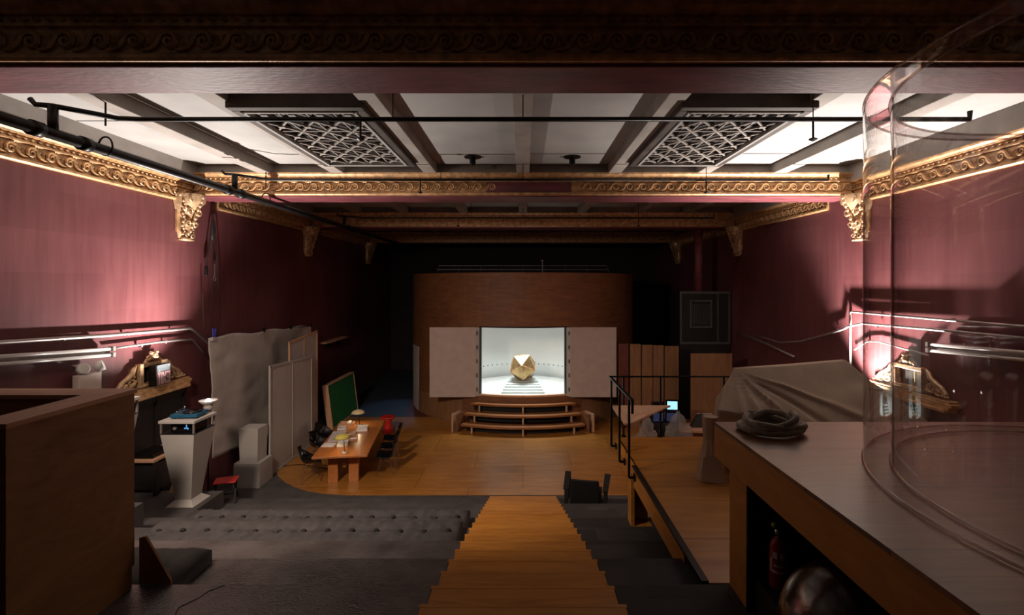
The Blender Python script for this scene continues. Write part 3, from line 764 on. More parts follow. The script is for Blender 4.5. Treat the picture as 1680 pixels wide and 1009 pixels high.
# --- futons
def futon(name, lab, x0, x1, y0, y1, z, th, nt, m, cat='futon', rows=1):
    t = thing(name, lab, cat, ((x0 + x1) / 2, (y0 + y1) / 2, z))
    w, d = (x1 - x0) / 2, (y1 - y0) / 2
    tufts = [(-w + (i + .5) * 2 * w / nt, -d + (r + .5) * 2 * d / rows + (.15 if nt > 4 else 0)) for i in range(nt) for r in range(rows)]
    def top(u, v):
        x, y = -w + 2 * w * u, -d + 2 * d * v
        e = min(min(u, 1 - u) * 2 * w, min(v, 1 - v) * 2 * d); h = th * (1 - .45 * math.exp(-(e / .05)))
        for a, b in tufts:
            q = math.hypot(x - a, y - b)
            if q < .4: h -= .05 * math.exp(-(q / .06) ** 1.4) + .045 * math.exp(-(q / .17) ** 2) * (.7 + .3 * cos(6 * math.atan2(y - b, x - a)))
        h += .016 * noise.noise((x * 14, y * 3, 1)) + .012 * sin(x * 45 + 3 * noise.noise((x, y * 4, 0))) * (.3 + noise.noise((x * 2, y * 2, 5)) ** 2 * 3)
        return (x, y, h)
    mb = MB(); NU, NV = int(w * 2 / .04), int(2 * d / .035)
    mb.grid(top, NU, NV)
    W = NU + 1
    ring = [i for i in range(W)] + [j * W + NU for j in range(1, NV + 1)] + [NV * W + i for i in range(NU - 1, -1, -1)] + [j * W for j in range(NV - 1, 0, -1)]
    b0 = len(mb.v); mb.v += [(mb.v[i][0], mb.v[i][1], 0) for i in ring]
    n = len(ring)
    for k in range(n): mb.f.append((ring[k], b0 + k, b0 + (k + 1) % n, ring[(k + 1) % n]))
    mb.f.append(tuple(range(b0, b0 + n)))
    mb.build('mattress', m, t, True)
    for a, b in tufts:
        bt = MB()
        p = top((a + w) / 2 / w, (b + d) / 2 / d); bt.ball((a, b, p[2] + .014), .038, 8, (1, .8, .6)); bt.build('tuft_button', 'dimple_dark', t)
futon('futon', 'far long charcoal tufted futon on the tier nearest the stage', -4.75, -.78, 6.40, 7.2, 1.136, .19, 13, 'futon')
futon('futon', 'near long charcoal tufted futon on the tier above the far one', -4.7, -.78, 5.54, 6.34, 1.42, .15, 13, 'futon')
futon('floor_cushion', 'square black tufted floor cushion beside the wooden booth', -3.75, -2.92, 4.0, 4.58, 1.988, .19, 2, 'pad', 'cushion')

# --- table with lamps, books and chairs
TZ = .73
TC = (-4.31, 12.34); TA = R(8)
t = thing('work_table', 'long reddish wooden table on the stage with two desk lamps', 'table', (*TC, 0), TA)
MB().box(-.60, .60, -1.43, 1.43, TZ - .05, TZ).build('table_top', 'table', t, bevel=.006)
for y in (-1.0, 1.0):
    for x in (-.23, .23):
        MB().box(x - .11, x + .11, y - .06, y + .06, .0, TZ - .05).build('leg', 'table', t, bevel=.004)
MB().box(-.04, .04, -.94, .94, .3, .42).build('stretcher', 'table', t)
def onT(x, y): 
    c, s = cos(TA), sin(TA); return (TC[0] + c * x - s * y, TC[1] + s * x + c * y, TZ)
def desk_lamp(lab, x, y, m, ox):
    t = thing('desk_lamp', lab, 'desk lamp', onT(x, y), 0, 'dome desk lamps')
    MB().lathe([(.09, 0), (.09, .012), (.015, .02)], n=22).build('base', 'steel', t, True)
    MB().tube([(0, 0, .015), (-.01, 0, .22), (ox * .5, 0, .34), (ox, 0, .40)], .008, 8).build('stem', 'black', t, True)
    MB().lathe([(.005, .43), (.07, .42), (.14, .39), (.19, .335), (.185, .335), (.135, .38), (.07, .41), (.005, .42)], (ox, 0, 0), 28).build('lamp_shade', m, t, True)
    MB().ball((ox, 0, .36), .03, 10).build('bulb', emit('desk_bulb', (1, .8, .5), 3.0), t, True)
desk_lamp('cream domed desk lamp at the far end of the table', -.02, .98, 'cream', -.03)
desk_lamp('yellow domed desk lamp at the near end of the table', .06, -1.2, 'yellow', -.05)
def book(lab, x, y, w, d, h, m, rz=0, z=0, name='book'):
    p = onT(x, y); t = thing(name, lab, 'book', (p[0], p[1], p[2] + z), TA + R(rz), 'books on the table')
    MB().box(-w / 2, w / 2, -d / 2, d / 2, 0, .006).box(-w / 2, w / 2, -d / 2, d / 2, h - .006, h).box(-w / 2, -w / 2 + .006, -d / 2, d / 2, 0, h).build('cover', m, t)
    MB().box(-w / 2 + .006, w / 2 - .008, -d / 2 + .008, d / 2 - .008, .006, h - .006).build('pages', 'paper', t)
book('thick white book nearest the yellow desk lamp', -.10, -.62, .24, .32, .07, 'paper', 5)
book('slim white book left of the yellow lamp shade', -.42, -.62, .3, .24, .02, 'paper', -6)
book('dark red book beside the white box on the table', .05, -.12, .2, .26, .05, 'paper_red', 8)
book('tan book at the table centre', -.06, .20, .2, .22, .04, 'paper_tan', -4)
book('tall white book stack piece right of the papers', .14, .55, .28, .30, .085, 'paper', 4)
book('grey book lying at the far left table edge', -.42, .70, .22, .26, .05, 'paper_grey', 10)
tag(MB().box(-.17, .17, -.42, .42, 0, .012).build('drawing_sheets', 'paper_grey'), 'flat pile of lavender-grey drawing sheets on the table', 'papers')
o = bpy.data.objects['drawing_sheets']; o.location = onT(-.38, .05); o.rotation_euler = (0, 0, TA + R(4))
t = thing('wooden_tray', 'small wooden tray holding a rolled white paper at the table', 'tray', onT(-.36, 1.06), TA)
MB().box(-.2, .2, -.13, .13, 0, .012).box(-.2, .2, -.13, -.115, .012, .07).box(-.2, .2, .115, .13, .012, .07).box(-.2, -.185, -.115, .115, .012, .07).box(.185, .2, -.115, .115, .012, .07).build('box', 'paper_tan', t)
tag(MB().tube([(0, -.08, 0), (0, .08, 0)], .05, 14).build('paper_roll', 'paper', None, True), 'rolled white paper lying in the wooden tray', 'paper roll').location = (onT(-.3, 1.06)[0], onT(-.3, 1.06)[1], TZ + .064)

def shell_chair(lab, loc, rz, arm):
    t = thing('shell_chair', lab, 'chair', loc, rz, 'black shell chairs around the table')
    prof = [(.235, .405), (.21, .43), (.12, .43), (0, .415), (-.11, .42), (-.18, .47), (-.215, .56), (-.24, .66), (-.265, .75), (-.275, .80)]
    hw = [.20, .235, .25, .25, .245, .235, .225, .215, .19, .13]
    def f(u, v):
        k = v * 9; i = min(int(k), 8); q = k - i
        y = prof[i][0] * (1 - q) + prof[i + 1][0] * q; z = prof[i][1] * (1 - q) + prof[i + 1][1] * q
        w = hw[i] * (1 - q) + hw[i + 1] * q; s = 2 * u - 1
        if arm:
            am = math.exp(-((v - .48) / .22) ** 2); w *= 1 + .22 * am
            z += abs(s) ** 3 * (.21 * am)
            y += (.10 * max(0, v - .5)) * s * s * 2
        else:
            z += .035 * s ** 4 * (1 - v); y += .09 * max(0, v - .45) * s * s * 2
        return (s * w, y, z)
    MB().grid(f, 16, 18).build('seat_shell', 'black_plastic', t, True, solid=.012, sub=1)
    for x, y in ((-.2, -.2), (.2, -.2), (-.2, .2), (.2, .2)):
        MB().tube([(x * .5, y * .5, .40), (x * 1.05, y * 1.05, .0)], .008, 6).build('leg', 'chrome', t)
    w = MB()
    for a, b in (((-.15, -.15, .22), (.15, .15, .36)), ((.15, -.15, .22), (-.15, .15, .36)), ((-.15, .15, .22), (.15, -.15, .36)), ((.15, .15, .22), (-.15, -.15, .36))): w.tube([a, b], .005, 5)
    w.build('wire_brace', 'chrome', t)
    return t
c0 = shell_chair('black armshell chair with wire legs at the near left table corner', (-4.98, 11.42, 0), R(-62), True)
c1 = dup(c0, (-5.2, 12.5, 0), R(-85), 'black armshell chair by the fabric screens, middle of left table side')
c2 = dup(c0, (-5.2, 11.95 + .02, 0), R(-95), 'x'); c2.location = (-5.4, 13.3, 0); c2['label'] = 'black armshell chair at the far left of the table, near the green board'
s0 = shell_chair('black shell chair at right of the table, nearest the staircase', (-3.33, 11.85, 0), R(98), False)
dup(s0, (-3.43, 12.5, 0), R(97), 'middle one of three black shell chairs right of the table')
dup(s0, (-3.53, 13.15, 0), R(98), 'black shell chair right of the table, nearest the red stool')
tag(MB().tube([(-6.12, 12.05, .012), (-5.95, 12.3, .012), (-5.6, 12.35, .012), (-5.2, 12.2, .012), (-4.9, 12.1, .012), (-4.6, 12.0, .012)], .010, 6).build('floor_cable', 'black', None, True), 'thin dark cable on the stage floor between the white screen and table', 'cable')
# red stool
t = thing('red_stool', 'red hourglass plastic stool at the far end of the table', 'stool', (-4.17, 15.05, 0))
MB().lathe([(.15, 0), (.16, .02), (.155, .05), (.12, .18), (.10, .27), (.11, .36), (.14, .42)], n=28).build('body', 'red', t, True)
MB().lathe([(.14, .42), (.21, .45), (.215, .48), (.20, .50), (.17, .485), (.001, .48)], n=28).build('seat', 'red', t, True)

# green board leaning to the left wall
t = thing('green_board', 'green felt board in a wooden frame leaning at the left wall', 'board', (-6.0, 16.6, 0))
rot = Matrix.Rotation(R(-7), 3, 'Y')
def gb(mb, y0, y1, z0, z1, x0, x1):
    mb.hexa([tuple(rot @ Vector(p)) for p in ((x0, y0, z0), (x1, y0, z0), (x1, y1, z0), (x0, y1, z0), (x0, y0, z1), (x1, y0, z1), (x1, y1, z1), (x0, y1, z1))])
g_ = MB(); gb(g_, -1.2, 1.1, .03, 1.36, -.02, .0); g_.build('felt_panel', 'green', t)
g_ = MB(); gb(g_, -1.24, -1.2, .0, 1.40, -.16, .02); gb(g_, 1.1, 1.14, 0, 1.40, -.16, .02); gb(g_, -1.2, 1.1, 1.36, 1.40, -.16, .02); gb(g_, -1.2, 1.1, 0, .03, -.16, .02)
g_.build('frame', 'bare_wood', t)
t = thing('wall_shelf', 'short pale wall shelf with ornaments in the dark left back', 'shelf', (-6.9, 17.9, 2.5))
MB().box(-.15, .1, -1.0, 1.0, 0, .05).build('board', 'bare_wood', t)
MB().box(-.15, .0, -.5, -.46, -.2, 0).box(-.15, .0, .46, .5, -.2, 0).build('bracket', 'black', t)

# ------------------------------------------------------------------ the curved stage cabinet
DC = (0, 19.85); RD = 4.35; OZ0, OZ1 = 1.035, 3.2; DT = 4.95
HA = math.asin(1.40 / RD)
t = thing('curved_cabinet', 'tall curved plywood cabinet with open doors showing a lit white niche', 'stage cabinet', (DC[0], DC[1], 0))
def arcband(mb, r0, r1, a0, a1, z0, z1, n):
    # angles from -Y axis
    P = lambda r, a, z: (r * sin(a), -r * cos(a), z)
    for i in range(n):
        a = a0 + (a1 - a0) * i / n; b = a0 + (a1 - a0) * (i + 1) / n
        mb.add([P(r1, a, z0), P(r1, b, z0), P(r0, b, z0), P(r0, a, z0), P(r1, a, z1), P(r1, b, z1), P(r0, b, z1), P(r0, a, z1)],
               [(3, 2, 1, 0), (4, 5, 6, 7), (0, 1, 5, 4), (2, 3, 7, 6)] + ([(3, 0, 4, 7)] if i == 0 else []) + ([(1, 2, 6, 5)] if i == n - 1 else []))
w = MB()
arcband(w, RD - .06, RD, -2.6, 2.6, OZ1, DT, 90)
arcband(w, RD - .06, RD, -2.6, 2.6, 0, OZ0, 90)
arcband(w, RD - .06, RD, -2.6, -HA, OZ0, OZ1, 40)
arcband(w, RD - .06, RD, HA, 2.6, OZ0, OZ1, 40)
o = w.build('outer_wall', 'drum', t)
for p in o.data.polygons: p.use_smooth = abs(p.normal.z) < .2
mod = o.modifiers.new('e', 'EDGE_SPLIT'); mod.split_angle = R(30)
# niche
NC = -2.95; NR = 2.05      # centre of niche relative to drum centre (y), radius
def nich(u, v):
    a = -pi * .62 + pi * 1.24 * u
    return (NR * sin(a), NC + NR * cos(a), OZ0 + (3.75 - OZ0) * v)
w = MB().grid(nich, 48, 4); w.build('niche_wall', 'cyc', t, True, solid=.02)
w = MB(); w.prism([(NR * sin(a), NC + NR * cos(a)) for a in [-pi * .62 + pi * 1.24 * i / 40 for i in range(41)]] + [(1.42, -4.09), (.9, -4.235), (0.3, -4.32), (-.3, -4.32), (-.9, -4.235), (-1.42, -4.09)], OZ0 - .03, OZ0)
w.build('niche_floor', 'cyc', t)
MB().box(-1.95, 1.95, -3.6, -.9, 3.75, 3.78).build('niche_ceiling', 'cyc', t)
for i in range(27):
    a = -pi * .42 + pi * .84 * i / 26
    MB().ball(((NR - .012) * sin(a), NC + (NR - .012) * cos(a), 1.49), .022, 6).build('peg', 'dark', t)
# sill and lintel edging
w = MB(); arcband(w, RD - .1, RD + .02, -HA, HA, OZ0 - .05, OZ0 + .004, 20); w.build('sill', 'bare_wood', t)
w = MB(); arcband(w, RD - .1, RD + .008, -HA, HA, OZ1 - .02, OZ1 + .02, 20)
for s in (-1, 1): arcband(w, RD - .1, RD + .008, s * HA - .008, s * HA + .008, OZ0, OZ1, 2)
w.build('opening_trim', 'black', t)
for s in (-1, 1):
    x0, x1 = sorted((s * 1.52, s * 3.0))
    dn = MB().box(x0, x1, -4.2, -4.165, .95, 3.19).build('door', 'door_white', t, bevel=.004)
    xa, xb = sorted((s * 1.40, s * 1.52))
    MB().hexa([(xa, -4.13, .97), (xb, -4.2, .97), (xb, -4.15, .97), (xa, -4.08, .97), (xa, -4.13, 3.18), (xb, -4.2, 3.18), (xb, -4.15, 3.18), (xa, -4.08, 3.18)] if s > 0 else
              [(xa, -4.2, .97), (xb, -4.13, .97), (xb, -4.08, .97), (xa, -4.15, .97), (xa, -4.2, 3.18), (xb, -4.13, 3.18), (xb, -4.08, 3.18), (xa, -4.15, 3.18)]).build('hinge_leaf', 'white', dn)
    h = MB()
    for z in (1.2, 1.65, 2.1, 2.55, 3.0): h.box(s * 1.475 - .012, s * 1.475 + .012, -4.225, -4.17, z - .06, z + .06)
    h.build('hinges', 'dark', dn)
# lower lighter wood cladding beside the steps
for s in (-1, 1):
    w = MB(); arcband(w, RD - .01, RD + .012, *sorted((s * .47, s * 1.35)), .0, .78, 16); w.build('lower_cladding', 'panel_wood', t)
w = MB(); arcband(w, RD - .05, RD + .014, -1.36, -1.05, .0, 2.3, 8); w.build('painted_edge_highlight', 'white', t)  # white band imitates the pale light on the cabinet's left edge
# lamp inside the cabinet
w = MB().box(-.9, .9, -3.75, -3.2, 3.70, 3.74); w.build('niche_lamp', 'drumlamp', t)

# curved steps in front
t = thing('curved_steps', 'three curved open plywood steps before the curved cabinet', 'steps', (DC[0], DC[1], 0))
for k, (r, ha, z) in enumerate(((5.22, .375, .27), (4.92, .385, .53), (4.62, .375, .79))):
    w = MB(); arcband(w, r - .34 if k < 2 else RD + .03, r, -ha, ha, z - .06, z, 28); w.build('tread', 'step_wood', t)
    for a in (-ha * .82, 0, ha * .82):
        w = MB(); rr = r - .06
        w.cbox((rr * sin(a), -rr * cos(a), (z - .06) - .10 if k else .105), (.045, .06, .20 if k else .21), Matrix.Rotation(a, 3, 'Z')); w.build('support', 'bare_wood', t)
    w = MB(); rb_ = max(r - .30, RD + .04); arcband(w, rb_, rb_ + .03, -ha * .97, ha * .97, max(0, z - .26), z - .06, 20); w.build('riser_board', 'dark_wood', t)
for s in (-1, 1):
    for a, w_ in ((.43, .05), (.40, .09)):
        r = 5.0
        MB().cbox((s * r * sin(a), -r * cos(a), .28), (.05, .5, .56), Matrix.Rotation(s * a, 3, 'Z')).build('end_panel', 'bare_wood' if a > .41 else 'drum', t)
# plinth and icosahedron
t = thing('stepped_plinth', 'pale green stepped plinth inside the lit niche', 'plinth', (0, 16.55, OZ0 + .006))
for k in range(5):
    w_ = .70 - .045 * k
    MB().box(-w_, w_, -.78 + .19 * k, .75 - .03 * k, .05 * k, .05 * (k + 1)).build('step', 'plinth', t, bevel=.004)
t = thing('polyhedron', 'gilded many-faced polyhedron on the stepped plinth in the niche', 'sculpture', (0, 16.72, OZ0 + .268))
ph = (1 + 5 ** .5) / 2; rr = .50 / math.sqrt(1 + ph * ph)
vs = [Vector(p) for p in [(-1, ph, 0), (1, ph, 0), (-1, -ph, 0), (1, -ph, 0), (0, -1, ph), (0, 1, ph), (0, -1, -ph), (0, 1, -ph), (ph, 0, -1), (ph, 0, 1), (-ph, 0, -1), (-ph, 0, 1)]]
fs = [(0, 11, 5), (0, 5, 1), (0, 1, 7), (0, 7, 10), (0, 10, 11), (1, 5, 9), (5, 11, 4), (11, 10, 2), (10, 7, 6), (7, 1, 8), (3, 9, 4), (3, 4, 2), (3, 2, 6), (3, 6, 8), (3, 8, 9), (4, 9, 5), (2, 4, 11), (6, 2, 10), (8, 6, 7), (9, 8, 1)]
# one vertex points at the hall, two neighbours level above it
q = vs[4].normalized().rotation_difference(Vector((0, -1, 0)))
pv = [q @ (v * rr) for v in vs]
nb = [p for p in pv if abs((p - pv[4]).length - min((x - pv[4]).length for x in pv if x != pv[4])) < .02]
a0_ = math.atan2(nb[0].z, nb[0].x); q2 = Matrix.Rotation(a0_ - (pi / 2 + pi / 5), 3, 'Y')
q3 = Matrix.Rotation(R(-4), 3, 'Y') @ Matrix.Rotation(R(-15), 3, 'X') @ Matrix.Rotation(R(-4), 3, 'Z')
pv = [q3 @ (q2 @ p) for p in pv]
zmin = min(v.z for v in pv); pv = [v - Vector((0, 0, zmin)) for v in pv]
MB().add(pv, fs).build('faceted_body', 'icosa', t)
ed = set()
for f in fs:
    for i in range(3): ed.add(tuple(sorted((f[i], f[(i + 1) % 3]))))
e_ = MB()
for a, b in ed: e_.tube([pv[a], pv[b]], .009, 5)
e_.build('seam_ridges', 'gold', t)

# rail frame on top of the cabinet
t = thing('lighting_truss', 'thin metal rail frame lying on top of the curved cabinet', 'rail', (0, 17.6, DT))
w = MB()
w.tube([(-3.1, 0, .15), (3.1, 0, .15)], .02, 6); w.tube([(-3.1, .35, .3), (3.1, .35, .3)], .02, 6)
for i in range(9):
    x = -3.1 + 6.2 * i / 8; w.tube([(x, 0, .02), (x, .35, .3)], .014, 5)
w.build('rails', 'dim_steel', t)
MB().tube([(.7, 0, .0), (.7, 0, .45)], .022, 6).ball((.7, 0, .47), .045, 8).build('post', 'chrome', t)
# beams that carry the rail on the cabinet top
MB().box(-3.15, 3.15, -.05, .4, -.04, .02).build('base_board', 'dark', t)

# ------------------------------------------------------------------ right side: platform, rail, shelf
PZ = 2.1
t = thing('platform', 'raised plywood platform with black edge trim right of the steps', 'platform', (1.54, 6, PZ))
MB().box(0, 5.4, -1.93, 1.95, -.06, 0).build('deck', 'floor', t)
MB().box(-.035, 0, -1.45, .62, -.26, -.012).build('fascia', 'ply', t)
MB().box(-.05, .012, -1.93, .66, -.012, .018).build('edge_trim', 'black', t)
MB().box(-.02, .02, .62, 1.95, -.16, -.0).build('fascia', 'ply', t)
MB().box(.0, .05, .95, 1.15, -.96, -.06).box(0.05, .28, 1.12, 1.15, -.96, -.06).box(.0, .3, .95, 1.15, -1.0, -.96).build('support_post', 'ply', t)
MB().box(3.5, 3.6, .95, 1.15, -.96, -.06).build('support_post', 'ply', t)
t = thing('handrail', 'thin black steel handrail around the platform corner', 'railing', (1.42, 7.95, PZ))
top = .98
w = MB().bar((0, -1.62, top), (0, 0, top), .045, .02).bar((-.02, 0, top), (2.6, 0, top), .045, .02); w.build('top_rail', 'black', t)
for y, zb in ((-.12, -.11), (-.78, -.12), (-1.42, -.10)):
    w = MB().bar((0, y, zb), (0, y, top), .03, .03).bar((0, y, zb), (.066, y, zb), .03, .03).cbox((.071, y, zb), (.02, .07, .09)); w.build('side_post', 'black', t)
MB().bar((.0, -1.62, top), (.0, -1.62, top - .17), .03, .03).build('end_post', 'black', t)
for x in (.22, .82, 1.85):
    MB().bar((x, 0, .022), (x, 0, top), .028, .028).cbox((x, 0, .013), (.07, .07, .02)).build('rear_post', 'black', t)
t = thing('corner_shelf', 'triangular pale wooden shelf fixed in the handrail corner', 'shelf', (1.40, 7.93, PZ + .52))
MB().prism([(.04, 0), (1.0, 0), (.85, -.14), (.14, -1.0), (.04, -1.02)], -.035, .0).build('shelf_board', 'bare_wood', t, bevel=.006)
MB().box(.04, .07, -.95, 0, -.075, -.035).build('batten', 'black', t)

# --- bar counter
CZ = 3.5; CX = 1.52; CY = 3.876
t = thing('bar_counter', 'large plywood bar counter at lower right carrying the acrylic cylinder', 'counter', (CX, CY, 2.272))
hz = CZ - 2.272
MB().box(0, 4.9, -6.2, 0, hz - .025, hz).build('counter_top', 'ply_top', t)
MB().box(0.0, .04, -6.2, 0, hz - .27, hz - .026).build('front_fascia', 'ply', t)
MB().box(.04, 4.9, -.04, 0, hz - .27, hz - .026).build('end_fascia', 'ply', t)
MB().box(.08, .12, -.40, -.10, 0, hz - .27).build('leg_panel', 'ply', t)
MB().box(.07, .125, -.42, -.40, 0, hz - .27).build('leg_edge_trim', 'black', t)
MB().box(.12, 2.0, -.14, -.10, 0, hz - .27).build('end_panel', 'ply_dark', t)
MB().box(.9, .94, -1.1, -.14, .16, hz - .27).build('divider', 'dark', t)
MB().box(.12, 1.0, -.98, -.14, .0, .245).build('bottom_shelf', 'dark_wood', t)
for y in (-2.2, -3.6): MB().box(1.3, 1.36, y - .4, y + .4, .28, hz - .27).build('divider', 'dark', t)

# hose coil
t = thing('hose_coil', 'coiled grey woven hose lying on the bar counter', 'hose', (1.85, 3.62, CZ))
pts = []
for i in range(190):
    a = i * 2 * pi / 38 + .4; k = i / 38
    rx = .222 - .012 * k + .010 * sin(4.1 * k); ry = .178 - .010 * k + .010 * cos(5.3 * k)
    pts.append((rx * cos(a) + .015 * sin(2 * a + k), ry * sin(a), .026 + .022 * k * (.62 + .38 * sin(a * .93 + 2.1 * k))))
MB().tube(pts, .024, 8).build('hose', 'rope', t, True)
w = MB(); i0 = 120
for k in range(7):
    c_ = Vector(pts[i0 + k]); d_ = (Vector(pts[i0 + k + 1]) - Vector(pts[i0 + k - 1])).normalized()
    x_ = d_.orthogonal().normalized(); y_ = d_.cross(x_)
    w.tube([c_ + (x_ * cos(a) + y_ * sin(a)) * .026 for a in [j * pi / 5 for j in range(10)]], .003, 4, True)
w.build('whipping', 'rope', t)

# acrylic cylinder
GC = (3.41, 2.2); GR = 1.54; GI = 1.40; GH = 2.2
t = thing('acrylic_cylinder', 'huge clear acrylic cylinder standing on the bar counter', 'acrylic cylinder', (GC[0], GC[1], CZ))
MB().grid(lambda u, v: (GR * cos(2 * pi * u), GR * sin(2 * pi * u), .02 + (GH - .02) * v), 128, 1, True).build('outer_wall', 'glass', t, True)
MB().grid(lambda u, v: (GI * cos(2 * pi * u), GI * sin(2 * pi * u), .02 + (GH - .02) * v), 128, 1, True).build('inner_wall', 'glass', t, True)
MB().grid(lambda u, v: ((GI + (GR - GI) * v) * cos(2 * pi * u), (GI + (GR - GI) * v) * sin(2 * pi * u), GH), 128, 1, True).build('top_rim', 'glass', t, True)
for rr_, z in ((GR, .012), (GI, .012), (GR - .004, GH), (GI + .004, GH)):
    MB().tube([(rr_ * cos(2 * pi * i / 128), rr_ * sin(2 * pi * i / 128), z) for i in range(128)], .009, 6, True).build('rim_edge', 'glass_edge', t, True)
a = math.atan2(-GC[1] + 2.95, -GC[0] + 1.95)
a = R(151)
w = MB().tube([(GI * cos(a), GI * sin(a), .02), (GI * cos(a), GI * sin(a), GH)], .006, 6); w.build('bonded_seam', 'glass_edge', t)

# fire extinguisher
t = thing('fire_extinguisher', 'small red fire extinguisher under the bar counter', 'fire extinguisher', (1.75, 3.34, 2.272 + .248))
MB().lathe([(.050, 0), (.058, .012), (.058, .27), (.05, .31), (.03, .335), (.02, .34), (.02, .36)], n=24).build('cylinder', 'redpaint', t, True)
def strip(z0, z1, a0, a1, m, nm):
    w = MB()
    w.grid(lambda u, v: (.0590 * cos(a0 + (a1 - a0) * u), .0590 * sin(a0 + (a1 - a0) * u), z0 + (z1 - z0) * v), 10, 1); w.build(nm, m, t, True)
fr = math.atan2(-3.34, -1.75)
strip(.215, .26, fr - .62, fr - .1, 'label_white', 'label'); strip(.215, .26, fr + .12, fr + .62, 'label_white', 'label')
strip(.160, .178, fr - .5, fr + .5, 'label_white', 'label'); strip(.118, .136, fr - .7, fr + .6, 'label_white', 'label'); strip(.12, .215, fr - 1.0, fr - .75, 'label_white', 'label')
MB().lathe([(.022, .355), (.026, .37), (.026, .395), (.015, .40)], n=14).build('valve', 'chrome', t, True)
MB().bar((-.02, 0, .405), (.09, -.05, .43), .018, .008).bar((-.02, 0, .395), (.09, -.05, .39), .018, .008).build('lever', 'black', t)
MB().ball((-.03, .0, .425), .018, 8).build('safety_tag', 'yellow', t)
MB().tube([(.02, -.02, .385), (.07, -.03, .36), (.10, -.05, .25), (.10, -.06, .14), (.095, -.06, .10)], .011, 8).build('hose', 'black', t, True)

# dark metal kettle dome
t = thing('metal_globe', 'dark burnished metal globe on the floor under the bar counter', 'globe', (1.62, 2.42, 2.556))
prof = [(.06, 0), (.12, .015)] + [(.315 * sin(R(a)), .318 - .315 * cos(R(a))) for a in range(25, 181, 8)]
MB().lathe(prof, n=40).build('shell', 'darkmetal', t, True)
MB().tube([(.3185 * cos(R(a)), .3185 * sin(R(a)), .30) for a in range(0, 360, 10)], .006, 6, True).build('equator_band', 'black', t)
MB().tube([(-.10, -.2, .54), (-.10, -.22, .58), (-.02, -.24, .575), (-.02, -.22, .53)], .006, 6).build('handle', 'black', t)

# --- canvas covered bulk on the platform
A_ = Vector((3.05, 7.0, 3.385)); B_ = Vector((4.52, 6.9, 3.52))
def ctrl(level):
    if level == 0: return [A_ + Vector((-.02, -.03, 0)), (A_ + B_) / 2 + Vector((0, -.04, -.01)), B_ + Vector((.02, -.03, 0)), B_ + Vector((.02, .03, 0)), (A_ + B_) / 2 + Vector((0, .04, -.01)), A_ + Vector((-.02, .03, 0))]
    if level == 1: return [Vector(p) for p in ((2.74, 6.72, 3.14), (3.75, 6.45, 3.10), (4.72, 6.45, 3.22), (4.75, 7.2, 3.2), (3.8, 7.3, 3.1), (3.05, 7.25, 3.12))]
    if level == 2: return [Vector(p) for p in ((2.60, 6.45, 2.93), (3.75, 6.0, 2.78), (5.0, 5.95, 2.86), (5.1, 7.5, 2.8), (3.8, 7.6, 2.8), (3.0, 7.5, 2.88))]
    return [Vector(p) for p in ((2.72, 6.62, PZ + .03), (3.75, 5.72, PZ + .035), (5.25, 5.7, PZ + .035), (5.3, 7.7, PZ + .035), (3.8, 7.75, PZ + .035), (2.98, 7.6, PZ + .03))]
def loop(level, u):
    c = ctrl(level); k = u * 6; i = int(k) % 6; q = k - int(k)
    q = q * q * (3 - 2 * q) * .35 + q * .65
    return c[i] * (1 - q) + c[(i + 1) % 6] * q
def canv(u, v):
    k = v * 3; i = min(int(k), 2); q = k - i
    p = loop(i, u % 1) * (1 - q) + loop(i + 1, u % 1) * q
    ctr = Vector((3.8, 6.9, p.z)); d = (p - ctr); d.z = 0
    if d.length > 1e-4: d.normalize()
    amp = max(0, v - .35) * .10
    p = p + d * amp * (sin(u * 2 * pi * 13 + 3 * noise.noise((u * 5, v * 2, 0))) + .6 * noise.noise((u * 30, v * 3, 2)))
    if p.y < 7.0 and v > .05:
        th = math.atan2(A_.z - p.z, p.x - A_.x + .02); ds = (p - A_).length
        for t0, wd, am_ in ((1.5, .07, .05), (1.0, .05, .07), (.62, .045, -.05), (.36, .03, .045), (1.9, .08, .05)):
            p = p + Vector((-.1, -.8, .5)) * am_ * math.exp(-((th - t0) / wd) ** 2) * min(1, ds / .6)
    p = p + Vector((0, 0, 1)) * .05 * noise.noise((p.x * 2.1, p.y * 2.1, v * 2)) * min(1, v * 4) * (1 if v < .9 else 0)
    return p
t = thing('canvas_cover', 'tan canvas cover draped over a bulky ridge on the platform', 'cover', (3.8, 6.7, PZ))
o_ = Vector((3.8, 6.7, PZ))
MB().grid(lambda u, v: canv(u, v) - o_, 168, 54, True).build('canvas', 'tarp', t, True, solid=.008)
MB().tube([A_ - o_ + Vector((0, 0, -.03)), B_ - o_ + Vector((0, 0, -.03))], .03, 8).build('ridge_pole', 'bare_wood', t)
MB().box(-.68, .62, .1, .40, 0.006, 1.0).build('covered_case', 'dark', t)
t = thing('canvas_roll', 'upright canvas-wrapped roll at the near corner of the canvas cover', 'roll', (2.40, 6.24, PZ + .003))
def rollf(u, v):
    a = 2 * pi * u; r_ = .165 - .075 * min(1, v * 1.6) + .02 * max(0, v - .6)
    r_ *= 1 + (.16 - .08 * v) * sin(7 * a + 5 * noise.noise((u * 3, v * 2, 4))) * .5
    return (r_ * cos(a), r_ * sin(a), .80 * v)
MB().grid(rollf, 56, 16, True).add([(.09 * cos(2 * pi * i / 12), .09 * sin(2 * pi * i / 12), .795) for i in range(12)], [tuple(range(12))]).build('wrap', 'tarp', t, True)
MB().add([(-.16, -.12, .01), (.12, -.2, .01), (.02, -.13, .35), (-.13, -.1, .3)], [(0, 1, 2, 3)]).build('loose_flap', 'tarp', t, solid=.006)
t = thing('cable_bundle', 'tangle of dark cables on the platform by the counter end', 'cables', (2.82, 6.0, PZ))
